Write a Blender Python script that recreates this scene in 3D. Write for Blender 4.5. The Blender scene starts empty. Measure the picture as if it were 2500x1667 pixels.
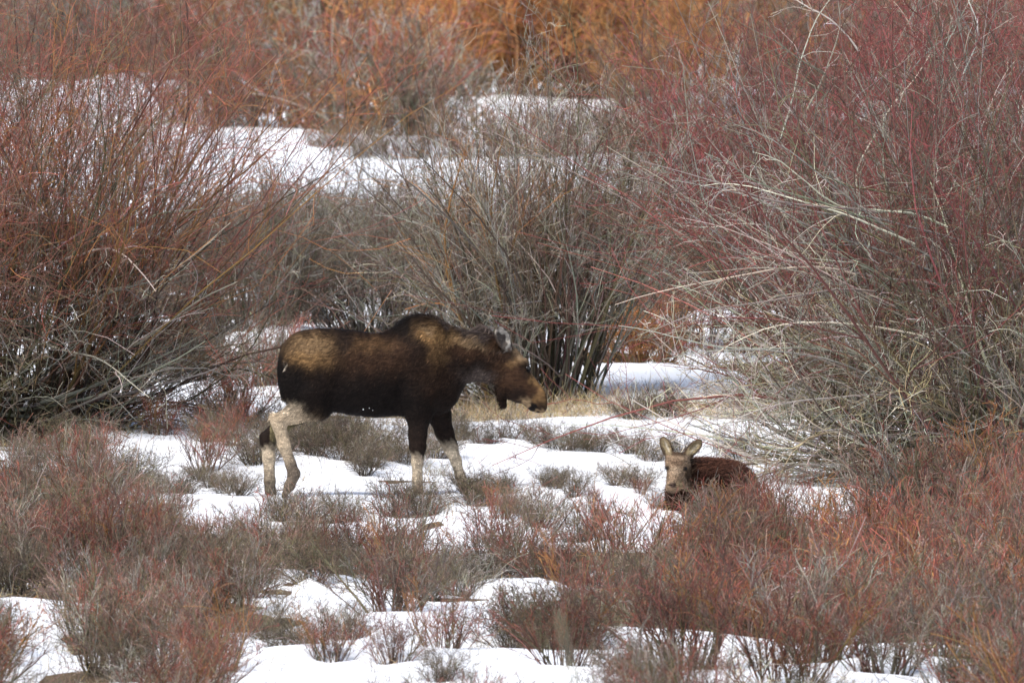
import bpy, math, random
import numpy as np
from mathutils import Vector

# ------------------------------------------------------------------ camera, sky, sun, exposure
scene = bpy.context.scene
COL = scene.collection
FPX = 28027.0                  # focal length in pixels of a 2500 px wide frame (250 mm lens, 22.3 mm sensor)
DIST, PITCH = 115.0, math.radians(3.285)
CAMH = DIST * math.tan(math.radians(4.108))

cam_d = bpy.data.cameras.new("camera")
cam = bpy.data.objects.new("camera", cam_d); COL.objects.link(cam)
cam_d.sensor_width = 22.3; cam_d.lens = 250.0
cam_d.clip_start = 0.5; cam_d.clip_end = 6000
cam.location = (0, -DIST, CAMH)
cam.rotation_euler = (math.pi / 2 - PITCH, 0, 0)
cam_d.dof.use_dof = True
cam_d.dof.focus_distance = 115.2
cam_d.dof.aperture_fstop = 3.6
scene.camera = cam

SUN_EL, SUN_AZ = math.radians(58), math.radians(222)   # azimuth clockwise from +Y (camera looks +Y)
world = bpy.data.worlds.new("World"); scene.world = world; world.use_nodes = True
wn = world.node_tree.nodes; wl = world.node_tree.links
sky = wn.new("ShaderNodeTexSky"); sky.sky_type = 'NISHITA'; sky.sun_disc = False
sky.sun_elevation = SUN_EL; sky.sun_rotation = SUN_AZ
sky.air_density = 1.0; sky.dust_density = 3.0; sky.ozone_density = 1.0
wl.new(sky.outputs[0], wn["Background"].inputs[0]); wn["Background"].inputs[1].default_value = 0.14
sd = bpy.data.lights.new("sun", 'SUN'); sd.energy = 2.0; sd.angle = math.radians(12); sd.color = (1.0, 0.95, 0.88)
sun = bpy.data.objects.new("sun", sd); COL.objects.link(sun)
sv = Vector((math.sin(SUN_AZ) * math.cos(SUN_EL), math.cos(SUN_AZ) * math.cos(SUN_EL), math.sin(SUN_EL)))
sun.rotation_euler = (-sv).to_track_quat('-Z', 'Y').to_euler()
sun.location = sv * 60
vs = scene.view_settings
vs.view_transform = 'Standard'; vs.look = 'None'; vs.gamma = 1.0; vs.use_curve_mapping = False
vs.exposure = 0.66
scene.render.filter_size = 1.5
scene.cycles.debug_use_spatial_splits = True; scene.cycles.adaptive_threshold = 0.02
scene.cycles.max_bounces = 4; scene.cycles.diffuse_bounces = 3; scene.cycles.glossy_bounces = 2

# ------------------------------------------------------------------ helpers
K52 = 2500.0 / 2352.0          # layout numbers below were read off a 2352 px wide view of the photograph


def dist_of(y):
    a = PITCH + math.atan((y * K52 - 833.5) / FPX)
    return CAMH / math.tan(a)


def ground(x, y):
    """the place on the (flat) meadow seen at x, y of the photograph"""
    d = dist_of(y)
    slant = d * math.cos(PITCH) + CAMH * math.sin(PITCH)
    return ((x * K52 - 1250) / FPX * slant, d - DIST)


def px_of(X, Y):
    d = Y + DIST
    a = math.atan2(CAMH, d)
    slant = d * math.cos(PITCH) + CAMH * math.sin(PITCH)
    return ((X / slant * FPX) + 1250) / K52, (833.5 + FPX * math.tan(a - PITCH)) / K52


def ppm(Y):
    """pixels (2352 px view) per metre at depth Y"""
    return FPX / (Y + DIST) / K52


def norm(v):
    return v / np.maximum(np.linalg.norm(v, axis=-1, keepdims=True), 1e-9)


def terrain(X, Y):
    X = np.asarray(X, float); Y = np.asarray(Y, float)
    z = (0.060 * np.sin(0.55 * X + 0.31 * Y + 1.0) + 0.050 * np.sin(-0.27 * X + 0.62 * Y + 2.1)
         + 0.035 * np.sin(1.15 * X - 0.48 * Y + 0.4) + 0.030 * np.sin(0.7 * X + 1.33 * Y + 4.0)
         + 0.012 * np.sin(2.9 * X + 1.7 * Y) + 0.010 * np.sin(-2.1 * X + 3.3 * Y + 1.3))
    near = np.clip((-Y - 38) / 70, 0, 1)                # bank up to the place the camera stands on
    bank = near * near * (3 - 2 * near) * 6.5
    return z * np.clip(1.2 - near * 0.6, 0.3, 1) + bank


def fnoise(X, Y, seed, base=0.35, octs=4):
    r = np.random.RandomState(seed); out = np.zeros_like(np.asarray(X, float)); amp = 1.0
    for o in range(octs):
        for q in range(3):
            th = r.uniform(0, 2 * math.pi); f = base * 2 ** o * r.uniform(0.75, 1.3)
            out = out + amp / 3 * np.sin(f * (math.cos(th) * X + math.sin(th) * Y) * 2 + r.uniform(0, 6.28))
        amp *= 0.62
    return out


def mesh_np(name, V, F, C=None, mat=None, smooth=True):
    """V (n,3), F (m,3) or (m,4) int, C (n,3) colours"""
    me = bpy.data.meshes.new(name)
    V = np.ascontiguousarray(V, dtype=np.float32); F = np.ascontiguousarray(F, dtype=np.int32)
    k = F.shape[1]; m = len(F)
    me.vertices.add(len(V)); me.vertices.foreach_set("co", V.ravel())
    me.loops.add(m * k); me.loops.foreach_set("vertex_index", F.ravel())
    me.polygons.add(m); me.polygons.foreach_set("loop_start", np.arange(0, m * k, k, dtype=np.int32))
    if smooth:
        me.polygons.foreach_set("use_smooth", np.ones(m, dtype=bool))
    if C is not None:
        a = me.color_attributes.new("Col", 'FLOAT_COLOR', 'POINT')
        c4 = np.ones((len(V), 4), np.float32); c4[:, :3] = C
        a.data.foreach_set("color", c4.ravel())
    me.update(calc_edges=True)
    if mat:
        me.materials.append(mat)
    return me


def obj(name, data, parent=None, loc=None, **props):
    o = bpy.data.objects.new(name, data); COL.objects.link(o)
    if parent: o.parent = parent
    if loc is not None: o.location = loc
    for k, v in props.items():
        if v is not None: o[k] = v
    return o


def empty(name, loc, label, cat, group=None):
    o = obj(name, None, None, loc, label=label, category=cat, group=group)
    o.empty_display_size = 0.2
    return o


def copy_tree(src, loc, rz=0.0, sc=(1, 1, 1), label=None, group=None, name=None):
    c = src.copy(); COL.objects.link(c)
    if name: c.name = name
    c.location = loc; c.rotation_euler = (0, 0, rz); c.scale = sc
    if label: c["label"] = label
    if group: c["group"] = group
    elif "group" in c: del c["group"]
    for ch in src.children:
        d = ch.copy(); COL.objects.link(d); d.parent = c
    return c


# ------------------------------------------------------------------ materials
def new_mat(name):
    m = bpy.data.materials.new(name); m.use_nodes = True
    return m, m.node_tree.nodes, m.node_tree.links, m.node_tree.nodes["Principled BSDF"]


def mat_bark(name, rough=0.75, spec=0.25, vary=0.35):
    m, n, l, b = new_mat(name)
    at = n.new("ShaderNodeAttribute"); at.attribute_name = "Col"
    oi = n.new("ShaderNodeObjectInfo")
    nz = n.new("ShaderNodeTexNoise"); nz.inputs["Scale"].default_value = 14.0; nz.inputs["Detail"].default_value = 3
    mr = n.new("ShaderNodeMapRange"); mr.inputs[3].default_value = 0.7; mr.inputs[4].default_value = 1.35
    l.new(nz.outputs[0], mr.inputs[0])
    mo = n.new("ShaderNodeMapRange"); mo.inputs[3].default_value = 1 - vary; mo.inputs[4].default_value = 1 + vary
    l.new(oi.outputs["Random"], mo.inputs[0])
    mu = n.new("ShaderNodeMath"); mu.operation = 'MULTIPLY'
    l.new(mr.outputs[0], mu.inputs[0]); l.new(mo.outputs[0], mu.inputs[1])
    hs = n.new("ShaderNodeHueSaturation")
    l.new(at.outputs["Color"], hs.inputs["Color"]); l.new(mu.outputs[0], hs.inputs["Value"])
    l.new(hs.outputs[0], b.inputs["Base Color"])
    b.inputs["Roughness"].default_value = rough
    b.inputs["Specular IOR Level"].default_value = spec
    return m


def mat_fur(name):
    m, n, l, b = new_mat(name)
    at = n.new("ShaderNodeAttribute"); at.attribute_name = "Col"
    tc = n.new("ShaderNodeTexCoord"); mp_ = n.new("ShaderNodeMapping"); mp_.inputs["Rotation"].default_value = (0, 0.75, 0); mp_.inputs["Scale"].default_value = (0.42, 1, 1.15)
    l.new(tc.outputs["Object"], mp_.inputs["Vector"])
    nz = n.new("ShaderNodeTexNoise"); nz.inputs["Scale"].default_value = 34.0; nz.inputs["Detail"].default_value = 6; nz.inputs["Roughness"].default_value = 0.62
    l.new(mp_.outputs[0], nz.inputs["Vector"])
    mr = n.new("ShaderNodeMapRange"); mr.inputs[1].default_value = 0.3; mr.inputs[2].default_value = 0.7; mr.inputs[3].default_value = 0.56; mr.inputs[4].default_value = 1.5
    l.new(nz.outputs[0], mr.inputs[0])
    hs = n.new("ShaderNodeHueSaturation")
    l.new(at.outputs["Color"], hs.inputs["Color"]); l.new(mr.outputs[0], hs.inputs["Value"])
    l.new(hs.outputs[0], b.inputs["Base Color"])
    b.inputs["Roughness"].default_value = 0.7; b.inputs["Specular IOR Level"].default_value = 0.10
    bp = n.new("ShaderNodeBump"); bp.inputs["Strength"].default_value = 0.35; bp.inputs["Distance"].default_value = 0.01
    l.new(nz.outputs[0], bp.inputs["Height"]); l.new(bp.outputs[0], b.inputs["Normal"])
    return m


def mat_plain(name, rgb, rough, spec=0.5):
    m, n, l, b = new_mat(name)
    nz = n.new("ShaderNodeTexNoise"); nz.inputs["Scale"].default_value = 60.0
    mx = n.new("ShaderNodeMix"); mx.data_type = 'RGBA'
    mx.inputs[6].default_value = (*[c * 0.8 for c in rgb], 1); mx.inputs[7].default_value = (*[min(1, c * 1.15) for c in rgb], 1)
    l.new(nz.outputs[0], mx.inputs[0]); l.new(mx.outputs[2], b.inputs["Base Color"])
    b.inputs["Roughness"].default_value = rough; b.inputs["Specular IOR Level"].default_value = spec
    return m


def mat_snow():
    m, n, l, b = new_mat("old_snow")
    tc = n.new("ShaderNodeTexCoord")
    n1 = n.new("ShaderNodeTexNoise"); n1.inputs["Scale"].default_value = 0.9; n1.inputs["Detail"].default_value = 6
    n2 = n.new("ShaderNodeTexNoise"); n2.inputs["Scale"].default_value = 9.0; n2.inputs["Detail"].default_value = 8
    n3 = n.new("ShaderNodeTexNoise"); n3.inputs["Scale"].default_value = 45.0; n3.inputs["Detail"].default_value = 3
    for q in (n1, n2, n3): l.new(tc.outputs["Object"], q.inputs["Vector"])
    r = n.new("ShaderNodeValToRGB")
    r.color_ramp.elements[0].position = 0.3; r.color_ramp.elements[0].color = (0.74, 0.77, 0.80, 1)
    r.color_ramp.elements[1].position = 0.6; r.color_ramp.elements[1].color = (0.86, 0.88, 0.90, 1)
    l.new(n1.outputs[0], r.inputs[0])
    # specks of bark and seed litter lying on the crust
    sp = n.new("ShaderNodeValToRGB")
    sp.color_ramp.elements[0].position = 0.66; sp.color_ramp.elements[0].color = (0, 0, 0, 1)
    sp.color_ramp.elements[1].position = 0.76; sp.color_ramp.elements[1].color = (0.6, 0.6, 0.6, 1)
    l.new(n3.outputs[0], sp.inputs[0])
    mx = n.new("ShaderNodeMix"); mx.data_type = 'RGBA'
    l.new(sp.outputs[0], mx.inputs[0]); l.new(r.outputs[0], mx.inputs[6]); mx.inputs[7].default_value = (0.30, 0.24, 0.19, 1)
    l.new(mx.outputs[2], b.inputs["Base Color"])
    b.inputs["Roughness"].default_value = 0.65; b.inputs["Specular IOR Level"].default_value = 0.3
    b.inputs["Subsurface Weight"].default_value = 0.0
    bp = n.new("ShaderNodeBump"); bp.inputs["Strength"].default_value = 0.5; bp.inputs["Distance"].default_value = 0.05
    l.new(n2.outputs[0], bp.inputs["Height"]); l.new(bp.outputs[0], b.inputs["Normal"])
    return m


def mat_soil():
    m, n, l, b = new_mat("leaf_litter_soil")
    tc = n.new("ShaderNodeTexCoord")
    n1 = n.new("ShaderNodeTexNoise"); n1.inputs["Scale"].default_value = 1.3; n1.inputs["Detail"].default_value = 8
    n2 = n.new("ShaderNodeTexNoise"); n2.inputs["Scale"].default_value = 26.0; n2.inputs["Detail"].default_value = 8
    for q in (n1, n2): l.new(tc.outputs["Object"], q.inputs["Vector"])
    r = n.new("ShaderNodeValToRGB")
    r.color_ramp.elements[0].position = 0.25; r.color_ramp.elements[0].color = (0.045, 0.032, 0.024, 1)
    r.color_ramp.elements[1].position = 0.75; r.color_ramp.elements[1].color = (0.20, 0.145, 0.09, 1)
    ad = n.new("ShaderNodeMath"); ad.operation = 'ADD'; ad.inputs[1].default_value = 0
    mu = n.new("ShaderNodeMath"); mu.operation = 'MULTIPLY_ADD'; mu.inputs[1].default_value = 0.55
    sc = n.new("ShaderNodeMath"); sc.operation = 'MULTIPLY'; sc.inputs[1].default_value = 0.45
    l.new(n1.outputs[0], sc.inputs[0]); l.new(n2.outputs[0], mu.inputs[0]); l.new(sc.outputs[0], mu.inputs[2])
    l.new(mu.outputs[0], r.inputs[0]); l.new(r.outputs[0], b.inputs["Base Color"])
    b.inputs["Roughness"].default_value = 0.95; b.inputs["Specular IOR Level"].default_value = 0.1
    bp = n.new("ShaderNodeBump"); bp.inputs["Strength"].default_value = 0.9; bp.inputs["Distance"].default_value = 0.04
    l.new(n2.outputs[0], bp.inputs["Height"]); l.new(bp.outputs[0], b.inputs["Normal"])
    return m


BARK = mat_bark("willow_bark")
DEAD = mat_bark("dead_wood", rough=0.8, spec=0.15)
STRAW = mat_bark("dry_grass", rough=0.7, spec=0.2, vary=0.1)
FUR = mat_fur("moose_fur")
SNOW = mat_snow(); SOIL = mat_soil()

# ------------------------------------------------------------------ twig growing
RED = ((0.112, 0.072, 0.050), (0.300, 0.092, 0.066))
CRIM = ((0.095, 0.060, 0.050), (0.330, 0.088, 0.080))
DRED = ((0.082, 0.062, 0.046), (0.180, 0.094, 0.070))
ORG = ((0.150, 0.105, 0.046), (0.35, 0.150, 0.050))
FORG = ((0.19, 0.112, 0.050), (0.43, 0.182, 0.060))
OLV = ((0.090, 0.080, 0.045), (0.190, 0.155, 0.088))
GRY = ((0.165, 0.150, 0.122), (0.365, 0.335, 0.275))
BRN = ((0.070, 0.057, 0.040), (0.168, 0.130, 0.090))
DRK = ((0.028, 0.024, 0.019), (0.078, 0.062, 0.045))
PNK = ((0.115, 0.090, 0.070), (0.270, 0.175, 0.135))
PALE = ((0.32, 0.290, 0.240), (0.60, 0.545, 0.455))
YEL = ((0.19, 0.162, 0.088), (0.39, 0.335, 0.200))


def grow(rs, base, d, length, K, wander, lift, kink=0.0):
    n = len(base)
    P = np.zeros((n, K + 1, 3)); P[:, 0] = base
    d = norm(d.copy()); w = rs.normal(0, 1, (n, 3)) * wander
    up = np.array([0, 0, 1.0])
    lift = np.broadcast_to(np.asarray(lift, float), (n,))[:, None]
    for k in range(K):
        w = 0.6 * w + rs.normal(0, 1, (n, 3)) * wander * 0.8
        if kink: w = w + rs.normal(0, 1, (n, 3)) * kink * (rs.rand(n, 1) < 0.45)
        d = norm(d + w / K * 2.0 + up * lift / K)
        P[:, k + 1] = P[:, k] + d * (length / K)[:, None]
    return P


def sprout(rs, P, per, t0, t1, ang, updir=0.25, tpow=1.0):
    """positions and directions of side shoots along the polylines P"""
    n, k1, _ = P.shape; K = k1 - 1
    idx = np.repeat(np.arange(n), per); m = len(idx)
    t = t0 + (t1 - t0) * rs.rand(m) ** tpow
    u = np.clip(t * K, 0, K - 1e-3); s = u.astype(int); f = (u - s)[:, None]
    a = P[idx, s]; b = P[idx, s + 1]
    pos = a + (b - a) * f; pd = norm(b - a)
    q = rs.normal(0, 1, (m, 3)); q = norm(q - (q * pd).sum(1, keepdims=True) * pd)
    an = np.radians(ang[0] + (ang[1] - ang[0]) * rs.rand(m))[:, None]
    d = pd * np.cos(an) + q * np.sin(an) + np.array([0, 0, updir])
    return idx, t, pos, norm(d)


def tubes(P, R, C, sides=3):
    n, k, _ = P.shape
    T = norm(np.gradient(P, axis=1))
    ref = np.array([0.35, 0.86, -0.37])
    A = norm(np.cross(T, ref)); B = np.cross(T, A)
    an = np.arange(sides) * 2 * math.pi / sides
    V = P[:, :, None] + R[:, :, None, None] * (np.cos(an)[:, None] * A[:, :, None] + np.sin(an)[:, None] * B[:, :, None])
    CC = np.broadcast_to(C[:, :, None, :], V.shape)
    g = np.arange(n * k * sides).reshape(n, k, sides)
    a = g[:, :-1]; b = np.roll(g, -1, 2)[:, :-1]; c = np.roll(g, -1, 2)[:, 1:]; d = g[:, 1:]
    F = np.stack([a, b, c, d], -1).reshape(-1, 4)
    return V.reshape(-1, 3), F, CC.reshape(-1, 3)


def join(parts):
    Vs, Fs, Cs = [], [], []; o = 0
    for V, F, C in parts:
        Vs.append(V); Fs.append(F + o); Cs.append(C); o += len(V)
    return np.concatenate(Vs), np.concatenate(Fs), np.concatenate(Cs)


def colour(rs, pal, pick, k, t0, t1, jit=0.28):
    """(n,k,3) colours: old bark at t=0 to young bark at t=1, each shoot with its own shade"""
    base = np.array([p[0] for p in pal])[pick]; tip = np.array([p[1] for p in pal])[pick]
    n = len(pick)
    t = t0[:, None] + (t1 - t0)[:, None] * np.linspace(0, 1, k)[None]
    t = np.clip(t, 0, 1)[..., None]
    c = base[:, None] * (1 - t) + tip[:, None] * t
    return c * np.exp(rs.normal(0, jit, (n, 1, 1))) * np.exp(rs.normal(0, 0.07, (n, 1, 3)))


def bush_arrays(seed, n, foot, height, spread, lean=(0, 0), lift=0.3, wander=0.35, pal=(RED,), w=None,
                br=(7, 0.35, 0.5), tw=(6, 0.3), r0=0.012, rmin=0.0018, kink=0.0, ang=(18, 50), tang=(20, 60),
                zlo=0.15, Ks=(8, 5, 3), len_jit=0.25, tipcol=(0.15, 0.6, 1.0)):
    """stems / branches / twigs of one plant as tubes. returns (stem arrays, twig arrays)"""
    rs = np.random.RandomState(seed)
    a = rs.rand(n) * 2 * math.pi; rr = np.sqrt(rs.rand(n))
    base = np.stack([np.cos(a) * rr * foot[0], np.sin(a) * rr * foot[1], np.full(n, -0.06)], 1)
    d = np.stack([np.cos(a) * rr * spread[0] + lean[0] + rs.normal(0, 0.10, n),
                  np.sin(a) * rr * spread[1] + lean[1] + rs.normal(0, 0.10, n),
                  np.full(n, 1.0)], 1)
    d[:, 2] = np.maximum(d[:, 2], zlo)
    L = height * np.clip(rs.normal(1.0, len_jit, n), 0.45, 1.35)
    K1, K2, K3 = Ks
    P1 = grow(rs, base, d, L, K1, wander, lift, kink)
    w = np.ones(len(pal)) if w is None else np.asarray(w, float)
    pick1 = rs.choice(len(pal), n, p=w / w.sum())
    rb = r0 * np.exp(rs.normal(0, 0.3, n))
    s1 = np.linspace(0, 1, K1 + 1)
    R1 = np.maximum(rb[:, None] * (1 - 0.85 * s1 ** 1.2)[None], rmin)
    C1 = colour(rs, pal, pick1, K1 + 1, np.full(n, 0.0), np.full(n, tipcol[1]), 0.22)
    i2, t2, p2, d2 = sprout(rs, P1, br[0], br[1], 0.97, ang, 0.3)
    L2 = L[i2] * br[2] * (1.15 - t2) * np.clip(rs.normal(1, 0.3, len(i2)), 0.35, 1.7) + 0.05
    P2 = grow(rs, p2, d2, L2, K2, wander * 1.2, lift * 0.8, kink)
    rb2 = np.maximum(rb[i2] * (1 - 0.85 * t2) * 0.6, rmin * 1.3)
    s2 = np.linspace(0, 1, K2 + 1)
    R2 = np.maximum(rb2[:, None] * (1 - 0.8 * s2)[None], rmin)
    ch = rs.rand(len(i2)) < 0.15
    pick2 = np.where(ch, rs.choice(len(pal), len(i2), p=w / w.sum()), pick1[i2])
    C2 = colour(rs, pal, pick2, K2 + 1, t2 * 0.5 + tipcol[0], np.full(len(i2), 0.95), 0.26)
    i3, t3, p3, d3 = sprout(rs, P2, tw[0], 0.15, 0.98, tang, 0.25)
    L3 = np.maximum(L2[i3] * tw[1], 0.05) * np.clip(rs.normal(1, 0.35, len(i3)), 0.3, 1.9)
    P3 = grow(rs, p3, d3, L3, K3, wander * 1.3, lift * 0.6, kink)
    R3 = np.maximum((rb2[i3] * 0.55 * (1 - 0.6 * t3))[:, None] * np.linspace(1, 0.4, K3 + 1)[None], rmin * 0.8)
    ch = rs.rand(len(i3)) < 0.1
    pick3 = np.where(ch, rs.choice(len(pal), len(i3), p=w / w.sum()), pick2[i3])
    C3 = colour(rs, pal, pick3, K3 + 1, t2[i3] * 0.4 + 0.3, np.full(len(i3), tipcol[2]), 0.3)
    stems = tubes(P1, R1, C1, 4)
    tw_ = join([tubes(P2, R2, C2, 3), tubes(P3, R3, C3, 3)])
    return stems, tw_


def single_branch(seed, base, d, length, r0, pal=GRY, lift=0.1, wander=0.5, kink=0.5, nb=7, nt=4):
    """one bare crooked branch with its forks, as one mesh"""
    rs = np.random.RandomState(seed)
    P1 = grow(rs, np.array([base], float), np.array([d], float), np.array([length]), 12, wander, lift, kink)
    R1 = np.maximum(r0 * (1 - 0.8 * np.linspace(0, 1, 13))[None], 0.003)
    z = np.zeros(1, int)
    C1 = colour(rs, [pal], z, 13, np.array([0.1]), np.array([0.9]), 0.15)
    i2, t2, p2, d2 = sprout(rs, P1, nb, 0.25, 0.95, (25, 60), 0.15)
    m = len(i2); L2 = length * 0.42 * (1.15 - t2) * rs.uniform(0.5, 1.3, m)
    P2 = grow(rs, p2, d2, L2, 7, wander * 1.3, lift, kink)
    rb2 = np.maximum(r0 * (1 - 0.8 * t2) * 0.6, 0.003)
    R2 = np.maximum(rb2[:, None] * np.linspace(1, 0.3, 8)[None], 0.002)
    C2 = colour(rs, [pal], np.zeros(m, int), 8, np.full(m, 0.4), np.full(m, 1.0), 0.15)
    i3, t3, p3, d3 = sprout(rs, P2, nt, 0.2, 0.95, (25, 65), 0.1)
    q = len(i3); L3 = L2[i3] * 0.4 * rs.uniform(0.4, 1.4, q)
    P3 = grow(rs, p3, d3, L3, 4, wander * 1.3, lift, kink)
    R3 = np.full((q, 5), 0.0021) * np.linspace(1.1, 0.7, 5)[None]
    C3 = colour(rs, [pal], np.zeros(q, int), 5, np.full(q, 0.6), np.full(q, 1.0), 0.2)
    return join([tubes(P1, R1, C1, 5), tubes(P2, R2, C2, 4), tubes(P3, R3, C3, 3)])


def add_bush(name, loc, label, groups, branches=(), cat="bush", group=None):
    """groups: list of (stem part name, twig part name, material, kwargs)"""
    root = empty(name, loc, label, cat, group)
    for sn, tn, mat, kw in groups:
        st, tw = bush_arrays(**kw)
        obj(sn, mesh_np(sn, *st, mat=mat), root, kind="stuff")
        obj(tn, mesh_np(tn, *tw, mat=mat), root, kind="stuff")
    for i, b in enumerate(branches):
        obj("dead_branch", mesh_np("dead_branch", *single_branch(**b), mat=DEAD), root)
    return root


def at(x, y, dz=0.0):
    X, Y = ground(x, y)
    return (X, Y, float(terrain(X, Y)) + dz)

# ------------------------------------------------------------------ where open snow is seen (ellipses in the 2352 px view: cx, cy, rx, ry)
OPEN = [(1250, 245, 230, 38), (370, 228, 80, 30), (600, 222, 50, 16), (650, 318, 115, 24), (280, 400, 300, 68),
        (700, 425, 320, 62), (1300, 440, 360, 62), (1590, 330, 32, 16), (515, 745, 36, 26), (625, 815, 30, 18),
        (450, 935, 70, 55), (590, 960, 60, 26), (1490, 888, 125, 26), (860, 985, 110, 17), (1500, 1005, 400, 22), (1850, 1050, 330, 55),
        (1300, 1062, 260, 22), (1300, 1120, 245, 45), (370, 1062, 130, 22), (500, 1138, 125, 36), (820, 1135, 120, 28),
        (1115, 1226, 165, 13), (1400, 1190, 140, 25), (1215, 1360, 115, 25), (715, 1375, 30, 28), (880, 1420, 280, 20), (980, 1450, 220, 26),
        (690, 1535, 165, 30), (1100, 1548, 270, 26), (1630, 1480, 230, 22), (2040, 1555, 165, 22), (50, 1510, 70, 60), (95, 1470, 40, 30),
        (20, 1310, 30, 16), (1600, 20, 120, 22), (1805, 25, 35, 20), (1945, 35, 50, 30), (600, 5, 60, 14), (460, 60, 60, 25)]


def openness(x, y):
    x = np.asarray(x, float); y = np.asarray(y, float); o = np.zeros(np.broadcast(x, y).shape)
    for cx, cy, rx, ry in OPEN:
        q = ((x - cx) / rx) ** 2 + ((y - cy) / ry) ** 2
        o = np.maximum(o, np.clip(1.35 - q, 0, 1))
    return o

BUSHES = []     # (X, Y, bare radius) for the melt wells in the snow
# ------------------------------------------------------------------ layout of the low shrubs and the far bushes
rl = random.Random(77)
TYPES = {"red": (0.80, "red-stemmed"), "brown": (0.52, "grey-brown"), "grey": (0.50, "pale grey"), "pink": (0.75, "pinkish-brown")}


def region(x, y):
    if y < 1165:
        if x < 560: return "under the big willow at the left edge"
        if x < 1180: return "on the snow just behind the walking moose"
        if x < 1560: return "between the walking moose and the calf"
        return "behind the lying calf"
    if x < 560: return "in the lower left thicket" if y < 1420 else "in the bottom left corner"
    if x < 1500:
        if y < 1310: return "in the strip before the moose's feet"
        if y < 1430: return "in the middle of the foreground thicket"
        return "on the bottom snow patches"
    return "in the thicket in front of the calf" if y < 1400 else "in the bottom right corner"


low = []        # X, Y, type, height, region
tries = 0
cells = {}


def free(X, Y, r):
    gx, gy = int(X // 0.6), int(Y // 0.6)
    for i in (-1, 0, 1):
        for j in (-1, 0, 1):
            for (a, b) in cells.get((gx + i, gy + j), ()):
                if (a - X) ** 2 + (b - Y) ** 2 < r * r: return False
    return True


def add_low(X, Y, ty, h, reg=None):
    x, y = px_of(X, Y)
    low.append((X, Y, ty, h, reg or region(x, y)))
    cells.setdefault((int(X // 0.6), int(Y // 0.6)), []).append((X, Y))


MANUAL = [(705, 1198, "brown", 0.33), (905, 1200, "brown", 0.38), (970, 1197, "brown", 0.33), (1085, 1196, "brown", 0.28), (1100, 1200, "brown", 0.30), (640, 1192, "brown", 0.30),
          (790, 1206, "brown", 0.34), (1150, 1212, "red", 0.32), (1330, 1240, "brown", 0.40), (1400, 1255, "red", 0.52), (1240, 1225, "brown", 0.34),
          (1650, 1228, "pink", 0.42), (1712, 1230, "red", 0.55), (1600, 1262, "pink", 0.40), (1770, 1236, "red", 0.58), (1650, 1275, "pink", 0.52), (1722, 1272, "red", 0.58),
          (820, 1060, "brown", 0.40), (750, 1062, "brown", 0.42), (690, 1075, "brown", 0.36), (1180, 1030, "brown", 0.30), (1290, 1052, "brown", 0.30), (1370, 1050, "brown", 0.26), (1060, 1040, "brown", 0.34), (880, 1075, "brown", 0.42),
          (600, 1088, "brown", 0.33), (652, 1066, "brown", 0.36), (725, 1088, "brown", 0.34), (785, 1092, "brown", 0.36), (850, 1096, "brown", 0.34), (935, 1085, "brown", 0.34), (1000, 1070, "brown", 0.32), (540, 1064, "red", 0.4), (1120, 1046, "brown", 0.26), (1240, 1046, "brown", 0.24), (1335, 1046, "brown", 0.24), (1455, 1056, "brown", 0.28), (1505, 1066, "brown", 0.28), (1560, 1040, "brown", 0.3), (620, 1000, "brown", 0.4), (500, 1010, "red", 0.45), (1700, 1060, "brown", 0.3), (470, 1105, "red", 0.45), (300, 1110, "brown", 0.4), (590, 1100, "brown", 0.40),
          (640, 1480, "brown", 0.42), (800, 1480, "brown", 0.36), (1020, 1530, "red", 0.50), (1260, 1500, "brown", 0.55), (1320, 1505, "brown", 0.5), (760, 1555, "red", 0.4), (900, 1560, "red", 0.4)]
MANUAL += [(1075 + 33 * i + 11 * (i % 3), 1160 + 13 * (i % 5) + 5 * (i % 2), 'brown' if i % 4 else 'red', 0.16 + 0.03 * (i % 4)) for i in range(14)]
MANUAL += [(330 + 31 * i, 1120 + 14 * (i % 4), 'brown', 0.17 + 0.03 * (i % 4)) for i in range(8)]
for x, y, ty, h in MANUAL:
    X, Y = ground(x, y); add_low(X, Y, ty, h)
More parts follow.
